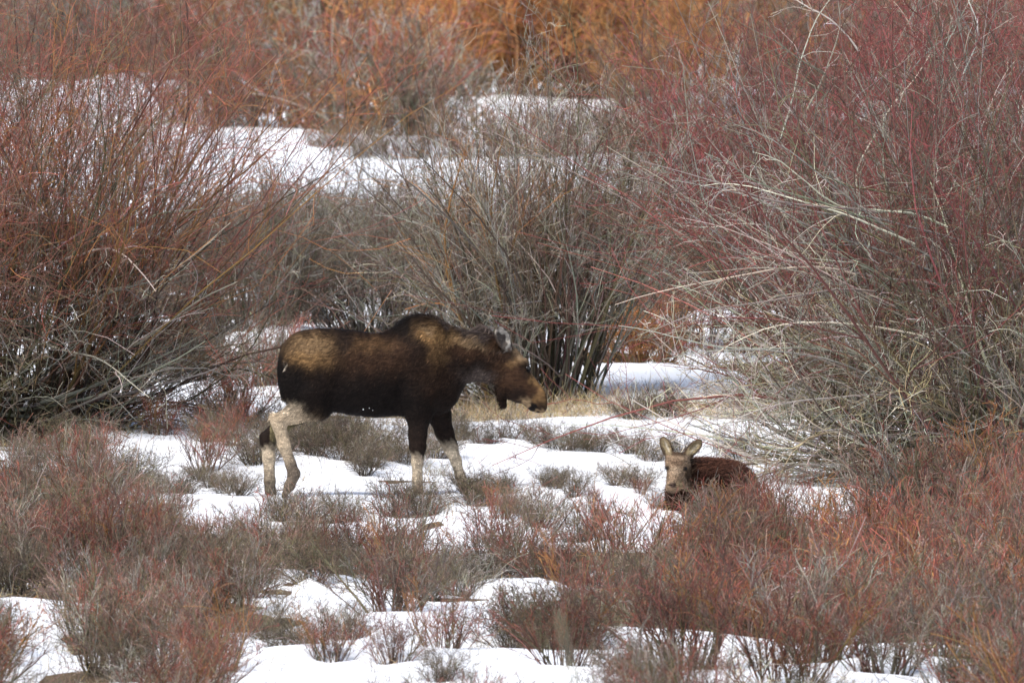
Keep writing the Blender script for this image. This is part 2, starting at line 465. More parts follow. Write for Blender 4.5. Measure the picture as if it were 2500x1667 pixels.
while len(low) < 345 and tries < 12000:
    tries += 1
    Y = rl.uniform(-27, 12.5); X = rl.uniform(-6.6, 6.6)
    x, y = px_of(X, Y); s = ppm(Y)
    if x < -130 or x > 2480: continue
    if y < 1165:
        p = {"brown": 0.75, "red": 0.25 if x < 500 else 0.1, "grey": 0.15}
        if 560 < x < 1500 and rl.random() < 0.6: continue
        if 1050 < x < 1560 and y > 1010: continue
    elif x < 560: p = {"red": 0.26, "pink": 0.34, "brown": 0.56, "grey": 0.08}
    elif x < 1500: p = {"red": 0.16, "pink": 0.16, "brown": 0.85, "grey": 0.06}
    else: p = {"red": 0.62, "pink": 0.30, "brown": 0.30, "grey": 0.03}
    ty = rl.choices(list(p), list(p.values()))[0]
    h = TYPES[ty][0] * rl.uniform(0.62, 1.15)
    if y < 1165: h *= 0.68
    elif x < 560: h *= 0.86
    if 480 < x < 1500 and y >= 1165: h *= 0.8
    if x > 1500 and y > 1180: h *= 1.05
    top = y - h * s
    if 560 < x < 1130 and y > 1120 and top < 1145: continue
    if 580 < x < 1110 and 1128 < y < 1180: continue
    if 1480 < x < 1600 and y > 1180 and top < 1160: continue
    if 1600 <= x < 1800 and y > 1180 and top < 1150: continue
    if 1490 < x < 1800 and 1165 < y < 1218: continue
    hx = np.repeat(np.array([-0.3, 0, 0.3]) * h * s, 10); hy = np.tile(np.linspace(0.04, 0.95, 10), 3) * h * s
    if 1090 < x < 1500 and 1165 <= y < 1232: continue
    op = float((openness(x + hx, y - hy) > 0.35).mean())
    if op > ((0.06 if x > 1330 and y > 1470 else 0.22) if y > 1400 else 0.14) and rl.random() > 0.03: continue
    if not free(X, Y, 0.36 if (560 < x < 1500 and y >= 1165) else 0.54): continue
    add_low(X, Y, ty, h)

far = []        # x, y, type, height, region
FARMAN = [  # bushes that stand out one by one behind the snow meadow: x, y (2352 view), type, height, label
    (1010, 232, "orange", 2.5, "orange willow bush behind the far snow patch, its left end"),
    (1150, 226, "orange", 2.8, "bright orange willow bush behind the far snow patch"),
    (1290, 224, "orange", 2.8, "deep orange willow bush behind the tips of the centre willow"),
    (1420, 232, "orange", 2.6, "red-orange willow bush above the right end of the far snow patch"),
    (1530, 250, "orange", 2.4, "rusty willow bush between the far snow patch and the right willows"),
    (640, 292, "red", 2.0, "dull red willow bush behind the small upper left snow patch"),
    (760, 300, "red", 2.2, "reddish grey willow bush left of the orange willows"),
    (860, 320, "red", 2.1, "red-brown willow bush at the upper edge of the snow meadow"),
    (950, 318, "grey", 1.8, "grey willow bush beside the left orange willow"),
    (500, 300, "red", 1.9, "rusty bush seen past the right edge of the left willow"),
    (830, 372, "low", 0.55, "low brown bush on the upper edge of the snow meadow"),
    (760, 350, "low", 0.5, "small dark bush on the snow behind the meadow"),
    (930, 378, "low", 0.6, "low brown bush behind the left side of the centre willow"),
    (1080, 372, "low", 0.75, "low brown bush seen through the centre willow's left tips"),
    (1200, 376, "low", 0.8, "low red-brown bush seen through the middle of the centre willow"),
    (1330, 374, "low", 0.85, "low rusty bush seen through the right tips of the centre willow"),
    (1450, 378, "low", 0.8, "low bush on the meadow edge left of the dark-stemmed willow"),
    (1560, 372, "low", 0.8, "low bush on the meadow edge behind the dark-stemmed willow"),
]
for x in range(-40, 2420, 74):
    for row, (yy, hh) in enumerate(((30, 1.6), (105, 1.8), (178, 1.9))):
        xx = x + rl.uniform(-34, 34) + row * 25; y = yy + rl.uniform(-22, 22)
        X, Y = ground(xx, y); s = ppm(Y); h = hh * rl.uniform(0.7, 1.15)
        if max(float(openness(xx, y - f * h * s)) for f in (0.1, 0.5, 0.85)) > 0.3 and rl.random() > 0.12: continue
        if 950 < xx < 1700: ty = rl.choices(("orange", "red", "grey"), (0.75, 0.2, 0.05))[0]
        elif xx < 560: ty = rl.choices(("grey", "red", "orange"), (0.6, 0.34, 0.06))[0]
        elif xx < 950: ty = rl.choices(("orange", "red", "grey"), (0.55, 0.33, 0.12))[0]
        else: ty = rl.choices(("red", "orange", "grey"), (0.65, 0.15, 0.2))[0]
        far.append((xx, y, ty, h, "left" if xx < 560 else "centre" if xx < 1250 else "right"))

BIG = {"L1": (-15, 1010), "C1": (1245, 925), "R1": (2360, 1125), "R2": (2170, 935), "R3": (1690, 668)}
for k, r in (("L1", 1.5), ("C1", 1.5), ("R1", 2.2), ("R2", 1.8), ("R3", 1.5)):
    X, Y = ground(*BIG[k]); BUSHES.append((X, Y, r))
for X, Y, ty, h, reg in low:
    BUSHES.append((X, Y, h * (0.55 if Y < -1 else 0.30)))
for e in FARMAN:
    X, Y = ground(e[0], e[1]); BUSHES.append((X, Y, e[3] * 0.5))
for e in far:
    X, Y = ground(e[0], e[1]); BUSHES.append((X, Y, e[3] * 0.55))

# ------------------------------------------------------------------ ground and snow
def axis(parts):
    out = []
    for a, b, step in parts: out.append(np.arange(a, b, step))
    return np.concatenate(out)


gx = np.concatenate([-np.geomspace(15, 2500, 26)[::-1], np.arange(-14.8, 14.9, 0.16), np.geomspace(15, 2500, 26)])
gy = np.concatenate([[-400, -250, -160], axis([(-125, -30, 2.5), (-30, 20, 0.14), (20, 80, 0.35), (80, 200, 0.9), (200, 330, 4)]), np.geomspace(330, 3500, 26)])
GX, GY = np.meshgrid(gx, gy)
TZ = terrain(GX, GY)


def sheet(name, Z, mat, keep=None):
    r, c = GX.shape
    V = np.stack([GX, GY, Z], -1).reshape(-1, 3)
    g = np.arange(r * c).reshape(r, c)
    F = np.stack([g[:-1, :-1], g[:-1, 1:], g[1:, 1:], g[1:, :-1]], -1).reshape(-1, 4)
    if keep is not None:
        kf = keep.reshape(-1)[F].any(1); F = F[kf]
        used = np.unique(F); re = np.full(len(V), -1); re[used] = np.arange(len(used))
        V = V[used]; F = re[F]
    return obj(name, mesh_np(name, V, F, mat=mat), kind="structure")


sheet("ground", TZ + 0.012 * fnoise(GX, GY, 5, 2.0, 3), SOIL)
d_ = GY + DIST
sl = np.maximum(d_, 5) * math.cos(PITCH) + CAMH * math.sin(PITCH)
PX = ((GX / sl * FPX) + 1250) / K52
PY = (833.5 + FPX * np.tan(np.arctan2(CAMH, np.maximum(d_, 5)) - PITCH)) / K52
op = openness(PX + 45 * fnoise(GX, GY, 9, 0.5, 4), PY + 8 * fnoise(GX, GY, 12, 0.5, 4))
gen = np.clip(0.15 + 0.9 * fnoise(GX, GY, 21, 0.22, 4), 0, 1)
inframe = (PX > -60) & (PX < 2420) & (PY > -5) & (PY < 1640)
nz = fnoise(GX, GY, 33, 0.45, 5)
gen_in = 0.20 + 0.40 * np.clip(nz * 1.5 + 0.2, 0, 1)                       # old snow lingering almost everywhere
gen_in = np.where((PY > 890) & (PY < 1180) & (PX > 180), 0.62 + 0.35 * nz, gen_in)
gen_in = np.where(PY > 1180, 0.30 + 0.40 * nz, gen_in)
gen_in = np.where((PY > 1150) & (PY < 1245) & (PX > 1040) & (PX < 1570), 0.72 + 0.2 * nz, gen_in)
gen_in = np.where(PY > 1470, np.where(PX > 480, 0.60, 0.36) + 0.3 * nz, gen_in)
gen_in = np.where((PY > 185) & (PY < 515) & (PX < 1690), 0.62 + 0.3 * nz, gen_in)
gen_in = np.where((PY > 515) & (PY < 860) & (PX < 1700), 0.30 + 0.35 * nz, gen_in)
shade = ((PX > 1700) & (PY < 960) & (PY > 90)) | ((PX < 520) & (PY > 500) & (PY < 900))   # closed thickets: bare litter
op = np.where(inframe, np.where(shade, 0.12 + 0.2 * nz, np.maximum(op, gen_in)), gen)
well = np.zeros_like(GX)
for X, Y, r in BUSHES:
    i0, i1 = np.searchsorted(gx, [X - 3 * r, X + 3 * r]); j0, j1 = np.searchsorted(gy, [Y - 3 * r, Y + 3 * r])
    if i1 <= i0 or j1 <= j0: continue
    q = ((GX[j0:j1, i0:i1] - X) ** 2 + (GY[j0:j1, i0:i1] - Y) ** 2) / (r * r)
    well[j0:j1, i0:i1] = np.maximum(well[j0:j1, i0:i1], np.exp(-q * 1.4))
thick = 0.20 * op - 0.05 + 0.035 * fnoise(GX, GY, 44, 1.3, 4) - 0.14 * well
thick = np.where(thick > 0, 0.10 * np.tanh(thick * 16) ** 0.8 * (0.75 + 0.4 * np.clip(thick * 6, 0, 1)), thick)
thick = np.maximum(thick, -0.08)
sheet("snow_cover", TZ + thick + 0.004, SNOW, thick > -0.075)


def snow_z(X, Y):
    """top of whatever lies at X, Y: snow or soil"""
    i = int(np.clip(np.searchsorted(gx, X), 1, len(gx) - 1)); j = int(np.clip(np.searchsorted(gy, Y), 1, len(gy) - 1))
    return float(TZ[j, i] + max(thick[j, i] + 0.004, 0))

# ------------------------------------------------------------------ the big willows
S = "stems"; T = "twigs"
add_bush("willow_bush", at(*BIG["L1"]), "huge red-tipped willow with a grey tangled skirt at the left edge", [
    (S, T, BARK, dict(seed=11, n=235, rmin=0.0026, foot=(1.35, 0.9), height=5.0, len_jit=0.13, spread=(0.58, 0.6), lean=(0.07, -0.05), lift=0.32, wander=0.42, kink=0.12,
                      pal=(RED, DRED, ORG, OLV, BRN), w=(5, 3, 1.8, 2, 2), br=(9, 0.14, 0.42), tw=(7, 0.36), r0=0.012, ang=(20, 60), tang=(22, 68))),
    ("skirt_stems", "skirt_twigs", DEAD, dict(seed=12, rmin=0.003, n=145, foot=(1.0, 0.8), height=2.7, len_jit=0.2, spread=(2.6, 1.6), lean=(1.1, -0.5), lift=0.10, wander=0.6,
                      kink=0.5, pal=(GRY, OLV, BRN, DRED), w=(5, 2, 3, 1), br=(6, 0.3, 0.45), tw=(5, 0.36), r0=0.012, tang=(25, 70)))],
    [dict(seed=100 + i, base=(-0.4 + 0.35 * (i % 5), -0.5 - 0.12 * (i % 3), 0.25 + 0.13 * i), d=(0.9 + 0.1 * (i % 3), -0.35 + 0.12 * (i % 4), 0.10 + 0.11 * (i % 6)),
          length=1.6 + 0.14 * (i % 7), r0=0.020, pal=GRY if i % 3 else PALE, nt=3) for i in range(16)]
    + [dict(seed=130 + i, base=(0.1 + 0.15 * i, -0.7 - 0.1 * i, 0.22 + 0.05 * i), d=(1, -0.15 + 0.12 * i, 0.02 + 0.05 * i), length=2.6 - 0.2 * i, r0=0.026, pal=GRY, wander=0.25, kink=0.2, lift=0.12, nb=6, nt=3) for i in range(5)])

add_bush("willow_bush", at(*BIG["C1"]), "upright grey-stemmed willow right behind the moose's head", [
    (S, T, BARK, dict(seed=21, n=175, rmin=0.0026, foot=(0.62, 0.5), len_jit=0.16, height=3.6, spread=(0.42, 0.40), lean=(0.0, 0), lift=0.22, wander=0.31, kink=0.08,
                      pal=(BRN, DRED, GRY, ORG, OLV), w=(5, 2, 6, 0.6, 1.5), br=(9, 0.24, 0.37), tw=(6, 0.36), r0=0.0135, ang=(16, 50), tang=(22, 65))),
    ("skirt_stems", "skirt_twigs", DEAD, dict(seed=22, rmin=0.003, n=80, foot=(0.7, 0.6), len_jit=0.15, height=2.05, spread=(1.2, 0.8), lean=(-1.15, 0.15), lift=0.10, wander=0.5,
                      kink=0.4, pal=(GRY, BRN, DRED), w=(6, 3, 1), br=(6, 0.3, 0.42), tw=(5, 0.36), r0=0.011, tang=(25, 70)))],
    [dict(seed=200 + i, base=(-0.55 + 0.17 * i, -0.3, 2.0 + 0.14 * (i % 4)), d=(-0.35 + 0.13 * i, 0.05, 0.9), length=1.2 + 0.12 * (i % 5), r0=0.010, pal=PALE, nb=6, nt=3) for i in range(8)]
    + [dict(seed=220 + i, base=(-0.5 + 0.2 * i, -0.55, 0.3 + 0.2 * i), d=(-0.75 + 0.28 * i, -0.2, 0.65), length=1.5, r0=0.013, pal=GRY) for i in range(6)])

add_bush("willow_bush", at(*BIG["R2"]), "tall crimson willow crossed by pale dead twigs in the upper right", [
    (S, T, BARK, dict(seed=31, n=210, rmin=0.0030, len_jit=0.15, foot=(1.5, 0.8), height=4.6, spread=(0.62, 0.5), lean=(-0.12, 0), lift=0.25, wander=0.42, kink=0.12,
                      pal=(DRED, CRIM, PNK, BRN, GRY), w=(2.5, 8, 1.2, 1, 1.2), br=(8, 0.28, 0.44), tw=(7, 0.34), r0=0.013))],
    [dict(seed=300 + i, base=(-2.2 + 0.29 * (i % 15), -1.5 - 0.1 * (i % 4), 1.2 + 0.33 * (i % 10)), d=(-0.75 + 0.13 * (i % 9), -0.1, 0.75), length=1.4 + 0.13 * (i % 6), r0=0.0125, pal=PALE if i % 3 else GRY, nb=6, nt=2) for i in range(34)])

add_bush("willow_bush", at(*BIG["R1"]), "huge spreading willow at the right edge with long grey boughs reaching left", [
    (S, T, BARK, dict(seed=41, n=160, rmin=0.0031, len_jit=0.12, foot=(1.0, 0.8), height=4.9, spread=(0.68, 0.6), lean=(-0.34, -0.05), lift=0.28, wander=0.42, kink=0.12,
                      pal=(DRED, BRN, OLV, CRIM, GRY), w=(3, 2.5, 1.5, 6, 3.5), br=(8, 0.28, 0.44), tw=(5, 0.40), r0=0.014, ang=(20, 60), tang=(22, 68))),
    ("skirt_stems", "skirt_twigs", DEAD, dict(seed=42, rmin=0.0032, n=185, foot=(1.0, 0.8), height=3.3, len_jit=0.14, spread=(1.3, 0.9), lean=(-1.75, -0.2), lift=0.16, wander=0.5,
                      kink=0.25, pal=(GRY, YEL, OLV, BRN, PALE), w=(6, 2.5, 1.5, 2.5, 4), br=(7, 0.3, 0.42), tw=(4, 0.36), r0=0.017, tang=(22, 65)))],
    [dict(seed=400 + i, base=(-0.7 - 0.15 * (i % 4), -0.6, 0.25 + 0.15 * i), d=(-1.0, -0.25 + 0.1 * (i % 4), 0.12 + 0.09 * (i % 6)), length=2.2 + 0.16 * (i % 5), r0=0.015, pal=(GRY, PALE, GRY, YEL)[i % 4], nb=7, nt=3) for i in range(20)]
    + [dict(seed=430 + i, base=(-0.6, -0.9 - 0.08 * i, 0.72 - 0.09 * i), d=(-1, -0.15 + 0.07 * i, 0.01 - 0.02 * (i % 3)), length=3.1 - 0.18 * i, r0=0.027, pal=GRY if i % 2 else BRN, wander=0.28, kink=0.28, lift=0.03, nb=7, nt=3) for i in range(7)]
    + [dict(seed=460 + i, base=(-1.0 - 0.2 * (i % 5), -1.0 - 0.15 * (i % 3), 0.9 + 0.16 * i), d=(-1, -0.2, 0.28 + 0.06 * (i % 4)), length=2.5, r0=0.014, pal=PALE if i % 2 else GRY, lift=-0.35, wander=0.35, kink=0.25, nb=8, nt=3) for i in range(14)])

add_bush("willow_bush", at(*BIG["R3"]), "dark-stemmed willow leaning left behind the crimson willow", [
    (S, T, BARK, dict(seed=51, n=95, foot=(0.8, 0.6), height=3.6, spread=(0.6, 0.5), lean=(-0.22, 0), lift=0.22, wander=0.34,
                      pal=(DRK, BRN, ORG, DRED), w=(3, 4, 2, 2), br=(7, 0.3, 0.44), tw=(6, 0.34), r0=0.014, rmin=0.0024))],
    [dict(seed=500 + i, base=(-0.8 + 0.2 * i, -0.5, 1.6 + 0.2 * (i % 4)), d=(-0.5 + 0.13 * i, -0.1, 0.8), length=1.5, r0=0.012, pal=PALE if i % 2 else GRY) for i in range(7)])

# bushes of middle size, each at its own place
def mid_bush(x, y, h, label, pal, w, seed, n=60, spread=(0.8, 0.6), lean=(0, 0), rmin=0.0024, kink=0.15, tw=(6, 0.36)):
    X, Y = ground(x, y); BUSHES.append((X, Y, h * 0.5))
    return add_bush("willow_bush", (X, Y, float(terrain(X, Y))), label, [(S, T, BARK, dict(
        seed=seed, n=n, foot=(h * 0.32, h * 0.25), height=h, spread=spread, lean=lean, lift=0.2, wander=0.4, kink=kink, pal=pal, w=w,
        br=(7, 0.25, 0.48), tw=tw, r0=0.010, rmin=rmin))])


mid_bush(850, 775, 1.9, "grey twiggy bush behind the moose's back", (GRY, BRN, DRED), (4, 4, 1), 61, 130, (1.0, 0.7), rmin=0.003)
mid_bush(560, 790, 1.8, "grey-brown bush between the left willow and the moose's rump", (BRN, GRY, DRED), (4, 3, 1), 62, 120, (1.0, 0.7), rmin=0.003)
mid_bush(600, 905, 0.75, "small brown bush on the snow behind the moose's hind legs", (BRN, RED, GRY), (4, 2, 2), 75, 60, (0.9, 0.6))
mid_bush(520, 975, 0.6, "small red-brown bush between the left willow's boughs and the hind legs", (BRN, RED, OLV), (4, 3, 1), 76, 60, (0.9, 0.6))
mid_bush(470, 880, 0.8, "brown bush under the right boughs of the left willow", (BRN, DRED, GRY), (4, 2, 2), 77, 60, (1.0, 0.7))
mid_bush(700, 650, 1.15, "brown bush on the near edge of the snow meadow, left of the centre willow", (BRN, DRED, GRY), (4, 2, 2), 63, 110, (1.0, 0.7), rmin=0.0034)
mid_bush(690, 735, 1.5, "dull brown bush above the moose's rump", (BRN, GRY, DRED), (4, 3, 1), 71, 110, (1.0, 0.7), rmin=0.003)
mid_bush(560, 640, 1.2, "brown bush at the right fringe of the left willow", (BRN, DRED, GRY), (4, 3, 2), 72, 100, (1.0, 0.7), rmin=0.0034)
mid_bush(860, 655, 1.2, "low grey bush on the meadow edge above the moose's hump", (GRY, BRN, DRED), (3, 4, 1), 73, 100, (1.0, 0.7), rmin=0.0034)
mid_bush(1020, 745, 1.5, "grey bush at the left foot of the centre willow", (GRY, BRN, OLV), (3, 4, 1), 74, 100, (0.9, 0.7), rmin=0.003)
mid_bush(1480, 862, 0.85, "small orange bush on the snow right of the centre willow", (ORG, RED, BRN), (4, 2, 1), 64, 70, (0.8, 0.6))
mid_bush(1575, 800, 2.1, "grey tangled bush between the centre willow and the right willow", (BRN, GRY, DRK), (4, 3, 2), 65, 90, (0.9, 0.6))
mid_bush(1010, 640, 1.3, "brown bush half hidden by the left side of the centre willow", (BRN, DRED, GRY), (3, 2, 2), 66, 80, (0.9, 0.6))
mid_bush(1440, 670, 1.3, "dark bush half hidden by the right side of the centre willow", (BRN, DRK, GRY), (3, 2, 2), 67, 80, (0.9, 0.6))
mid_bush(1860, 700, 3.6, "brown willow standing behind the right willows", (BRN, DRED, CRIM), (3, 3, 3), 68, 110, (0.7, 0.5))
mid_bush(2290, 640, 4.2, "dark red willow far behind the right edge", (DRED, CRIM, BRN), (3, 3, 1), 69, 120, (0.6, 0.5))
mid_bush(180, 560, 3.6, "dull red willow far behind the left willow", (DRED, RED, BRN), (3, 3, 2), 70, 80, (0.7, 0.5))

# ------------------------------------------------------------------ far bushes: one of each kind, copied
FAR_SPEC = {"orange": ((FORG, ORG, RED, YEL), (6, 2, 1.5, 1)), "red": ((DRED, RED, ORG, GRY, BRN), (4, 2, 2, 1.5, 1.5)), "grey": ((GRY, BRN, PNK), (4, 4, 1)), "low": ((BRN, DRED, ORG), (4, 2, 1))}
FAR_WORD = {"orange": "orange", "red": "dull red", "grey": "grey"}
protos = {}
for q, (ty, (pal, w)) in enumerate(FAR_SPEC.items()):
    for v in range(2):
        hgt = 1.0
        protos[(ty, v)] = bush_arrays(seed=700 + 10 * q + v, n=54, foot=(0.42, 0.34), height=hgt * 1.05, spread=(0.62, 0.5), lift=0.2, wander=0.3, pal=pal, w=w,
                                      br=(6, 0.12, 0.42), tw=(5, 0.36), r0=0.009, rmin=0.0036, Ks=(5, 3, 2))
pm = {}
for key, (st, tw) in protos.items():
    pm[key] = mesh_np("willow_bush", *join([st, tw]), mat=BARK)


def far_bush(x, y, ty, h, label, group=None):
    X, Y = ground(x, y)
    r = obj("willow_bush" if ty != "low" else "low_shrub", pm[(ty, rl.randrange(2))], None, (X, Y, float(terrain(X, Y))), label=label, category="bush", group=group)
    r.rotation_euler = (0, 0, rl.uniform(0, 6.28)); k = h * rl.uniform(0.95, 1.05)
    wd = rl.uniform(1.0, 1.3) * (1.25 if ty == "low" else 1)
    r.scale = (k * wd, k * wd, k)


ORD = ["leftmost", "second", "third", "fourth", "fifth", "sixth", "seventh", "eighth", "ninth", "tenth", "eleventh", "twelfth"]


def place_labels(items, kind, per=7):
    """items: (key, words, region, x, y). Each gets its rank from the left inside its row of its own kind and region"""
    out = {}; pools = {}
    for it in items: pools.setdefault((it[1], it[2]), []).append(it)
    for (word, reg), its in pools.items():
        its.sort(key=lambda t: t[4]); n = len(its); rows = 1 if n <= per else 2 if n <= 2 * per else 3 if n <= 3 * per else 4
        names = {1: [""], 2: ["back row, ", "front row, "], 3: ["back row, ", "middle row, ", "front row, "], 4: ["rearmost row, ", "second row, ", "third row, ", "front row, "]}[rows]
        for r in range(rows):
            row = sorted(its[r * n // rows:(r + 1) * n // rows], key=lambda t: t[3])
            for i, t in enumerate(row):
                if len(row) == 1: out[t[0]] = "%s %s, %s%s" % (word, kind, names[r], reg) if rows > 1 else "lone %s %s %s" % (word, kind, reg)
                elif i == 0: out[t[0]] = "leftmost %s %s, %s%s" % (word, kind, names[r], reg)
                elif i == len(row) - 1: out[t[0]] = "rightmost %s %s, %s%s" % (word, kind, names[r], reg)
                else: out[t[0]] = "%s %s %s from left, %s%s" % (ORD[i], word, kind, names[r], reg)
    return out


far_lab = place_labels([(i, FAR_WORD[e[2]], "in the blurred far thicket, top %s" % e[4], e[0], e[1]) for i, e in enumerate(far)], "bush")
for x, y, ty, h, lab in FARMAN: far_bush(x, y, ty, h, lab)
for i, (x, y, ty, h, reg) in enumerate(far):
    far_bush(x, y, ty, h, far_lab[i], "bushes in the far thicket")

# ------------------------------------------------------------------ low shrubs of the foreground: a few of each kind, copied
LOW_SPEC = {"red": dict(n=34, pal=(RED, ORG, DRED, PNK, OLV), w=(4, 1.8, 3, 2, 1.5), spread=(0.55, 0.5), br=(6, 0.15, 0.5), tw=(4, 0.42), lift=0.30, wander=0.30, ang=(12, 38), tang=(15, 45), r0=0.0095),
            "pink": dict(n=40, pal=(PNK, GRY, RED, BRN, OLV), w=(4, 1.4, 1.6, 2.4, 1.4), spread=(0.6, 0.55), br=(6, 0.15, 0.5), tw=(5, 0.42), lift=0.30, wander=0.32, ang=(12, 40), tang=(15, 48), r0=0.0095),
            "brown": dict(n=46, pal=(BRN, DRK, OLV, GRY, PNK), w=(5, 2.4, 2.4, 1.2, 1), spread=(0.95, 0.85), br=(7, 0.2, 0.5), tw=(6, 0.42), lift=0.30, wander=0.45, kink=0.25, ang=(20, 52), tang=(22, 62), r0=0.0095),
            "grey": dict(n=30, pal=(GRY, PALE, BRN), w=(4, 2, 2), spread=(1.1, 0.95), br=(6, 0.25, 0.5), tw=(4, 0.42), lift=0.18, wander=0.5, kink=0.35, ang=(20, 55), tang=(22, 65), r0=0.0095)}
lm = {}
for q, (ty, sp) in enumerate(LOW_SPEC.items()):
    for v in range(3):
        st, tw = bush_arrays(seed=900 + 10 * q + v, foot=(0.26, 0.22), height=1.05, rmin=0.0034, Ks=(6, 4, 2), len_jit=0.3, **sp)
        lm[(ty, v)] = (mesh_np("stems", *st, mat=BARK), mesh_np("twigs", *tw, mat=BARK))
low_lab = place_labels([(i, TYPES[e[2]][1], e[4], *px_of(e[0], e[1])) for i, e in enumerate(low)], "shrub")
for i, (X, Y, ty, h, reg) in enumerate(low):
    r = empty("low_shrub", (X, Y, snow_z(X, Y) - 0.02), low_lab[i], "shrub", "low shrubs " + reg)
    r.rotation_euler = (0, 0, rl.uniform(0, 6.28))
    wd = rl.uniform(0.95, 1.3); r.scale = (h * wd, h * wd, h)
    a, b = lm[(ty, rl.randrange(3))]
    obj("stems", a, r, kind="stuff"); obj("twigs", b, r, kind="stuff")

# ------------------------------------------------------------------ dry grass at the foot of the willows
def grass(name, label, spots, hgt, seed, pal=YEL):
    rs = np.random.RandomState(seed); Ps, Rs, Cs = [], [], []
    for (x, y, n, rx, ry) in spots:
        X, Y = ground(x, y)
        bx = X + rs.normal(0, rx, n); by = Y + rs.normal(0, ry, n)
        b = np.stack([bx, by, terrain(bx, by) - 0.02], 1)
        d = rs.normal(0, 0.55, (n, 3)); d[:, 2] = 1
        Ps.append(grow(rs, b, d, hgt * np.clip(rs.normal(1, 0.35, n), 0.3, 2), 4, 0.5, -0.7))
    P = np.concatenate(Ps); n = len(P)
    R = np.full((n, 5), 0.0028) * np.linspace(1, 0.4, 5)[None]
    C = colour(rs, [pal, PALE, BRN], rs.choice(3, n, p=(0.55, 0.25, 0.2)), 5, np.full(n, 0.5), np.full(n, 1.0), 0.25)
    return obj(name, mesh_np(name, *tubes(P, R, C, 3), mat=STRAW), None, None, label=label, category="grass", kind="stuff")


STRW = ((0.30, 0.21, 0.09), (0.52, 0.39, 0.19))
grass("dry_grass", "straw-coloured dry grass at the foot of the centre willow", [(1060, 955, 700, 0.5, 1.2), (1160, 948, 1500, 0.5, 1.2), (1300, 950, 2200, 0.6, 1.3), (1450, 962, 1500, 0.6, 1.2), (1600, 970, 1300, 0.6, 1.0), (1720, 975, 700, 0.4, 0.9)], 0.30, 5, STRW)
grass("dry_grass", "thin dry grass among the low shrubs in the foreground", [(rl.uniform(0, 2352), rl.uniform(1180, 1560), 60, 0.5, 1.2) for _ in range(34)], 0.24, 6, STRW)


def ground_brush(n, seed):
    """short bare twigs that cover the soil between the shrubs"""
    rs = np.random.RandomState(seed)
    X = rs.uniform(-7.2, 7.2, n); Y = rs.uniform(-27.5, 24, n) ; keep = np.ones(n, bool)
    d = Y + DIST; slt = d * math.cos(PITCH) + CAMH * math.sin(PITCH)
    x = ((X / slt * FPX) + 1250) / K52; y = (833.5 + FPX * np.tan(np.arctan2(CAMH, d) - PITCH)) / K52
    L = 0.24 * np.clip(rs.normal(1, 0.4, n), 0.3, 2.2) * np.where(y < 1165, 0.75, 1.0)
    o = np.maximum(np.maximum(openness(x, y), openness(x, y - L * 110)), openness(x, y - L * 215))
    keep = (o < 0.25 + 0.25 * rs.rand(n)) & (fnoise(X, Y, 71, 0.8, 3) > -0.75) | (rs.rand(n) < 0.055)
    X, Y, L = X[keep], Y[keep], L[keep]; m = len(X)
    b = np.stack([X, Y, terrain(X, Y) - 0.02], 1)
    dd = rs.normal(0, 0.5, (m, 3)); dd[:, 2] = 1
    P = grow(rs, b, dd, L, 3, 0.6, 0.2, 0.2)
    i2, t2, p2, d2 = sprout(rs, P, 2, 0.3, 0.9, (25, 60), 0.2)
    P2 = grow(rs, p2, d2, L[i2] * 0.5, 2, 0.5, 0.2)
    pal = (BRN, DRK, PNK, GRY, STRW); pk = rs.choice(5, m, p=(0.40, 0.14, 0.2, 0.16, 0.10))
    R = np.full((m, 4), 0.0026) * np.linspace(1, 0.6, 4)[None]; R2 = np.full((len(i2), 3), 0.0019) * np.linspace(1, 0.6, 3)[None]
    return join([tubes(P, R, colour(rs, pal, pk, 4, np.full(m, 0.3), np.full(m, 1.0)), 3),
                 tubes(P2, R2, colour(rs, pal, pk[i2], 3, np.full(len(i2), 0.6), np.full(len(i2), 1.0)), 3)])


def far_brush(n, seed):
    rs = np.random.RandomState(seed)
    Y = 24 + 165 * rs.rand(n) ** 1.3; X = rs.uniform(-1, 1, n) * (Y + DIST) * 0.052
    d = Y + DIST; slt = d * math.cos(PITCH) + CAMH * math.sin(PITCH)
    x = ((X / slt * FPX) + 1250) / K52; y = (833.5 + FPX * np.tan(np.arctan2(CAMH, d) - PITCH)) / K52
    L = 0.36 * np.clip(rs.normal(1, 0.4, n), 0.3, 2.2)
    o = np.maximum(openness(x, y), openness(x, y - L * 150))
    keep = (o < 0.3 + 0.25 * rs.rand(n)) & (fnoise(X, Y, 72, 0.5, 3) > -0.45) | (rs.rand(n) < 0.012)
    X, Y, L = X[keep], Y[keep], L[keep]; m = len(X)
    dd = rs.normal(0, 0.5, (m, 3)); dd[:, 2] = 1
    P = grow(rs, np.stack([X, Y, terrain(X, Y) - 0.03], 1), dd, L, 3, 0.6, 0.2, 0.2)
    i2, t2, p2, d2 = sprout(rs, P, 2, 0.3, 0.9, (25, 60), 0.2)
    P2 = grow(rs, p2, d2, L[i2] * 0.5, 2, 0.5, 0.2)
    pal = (BRN, DRED, PNK, GRY, STRW); pk = rs.choice(5, m, p=(0.42, 0.18, 0.14, 0.16, 0.10))
    R = np.full((m, 4), 0.0050) * np.linspace(1, 0.6, 4)[None]; R2 = np.full((len(i2), 3), 0.0038) * np.linspace(1, 0.6, 3)[None]
    return join([tubes(P, R, colour(rs, pal, pk, 4, np.full(m, 0.3), np.full(m, 1.0)), 3),
                 tubes(P2, R2, colour(rs, pal, pk[i2], 3, np.full(len(i2), 0.6), np.full(len(i2), 1.0)), 3)])


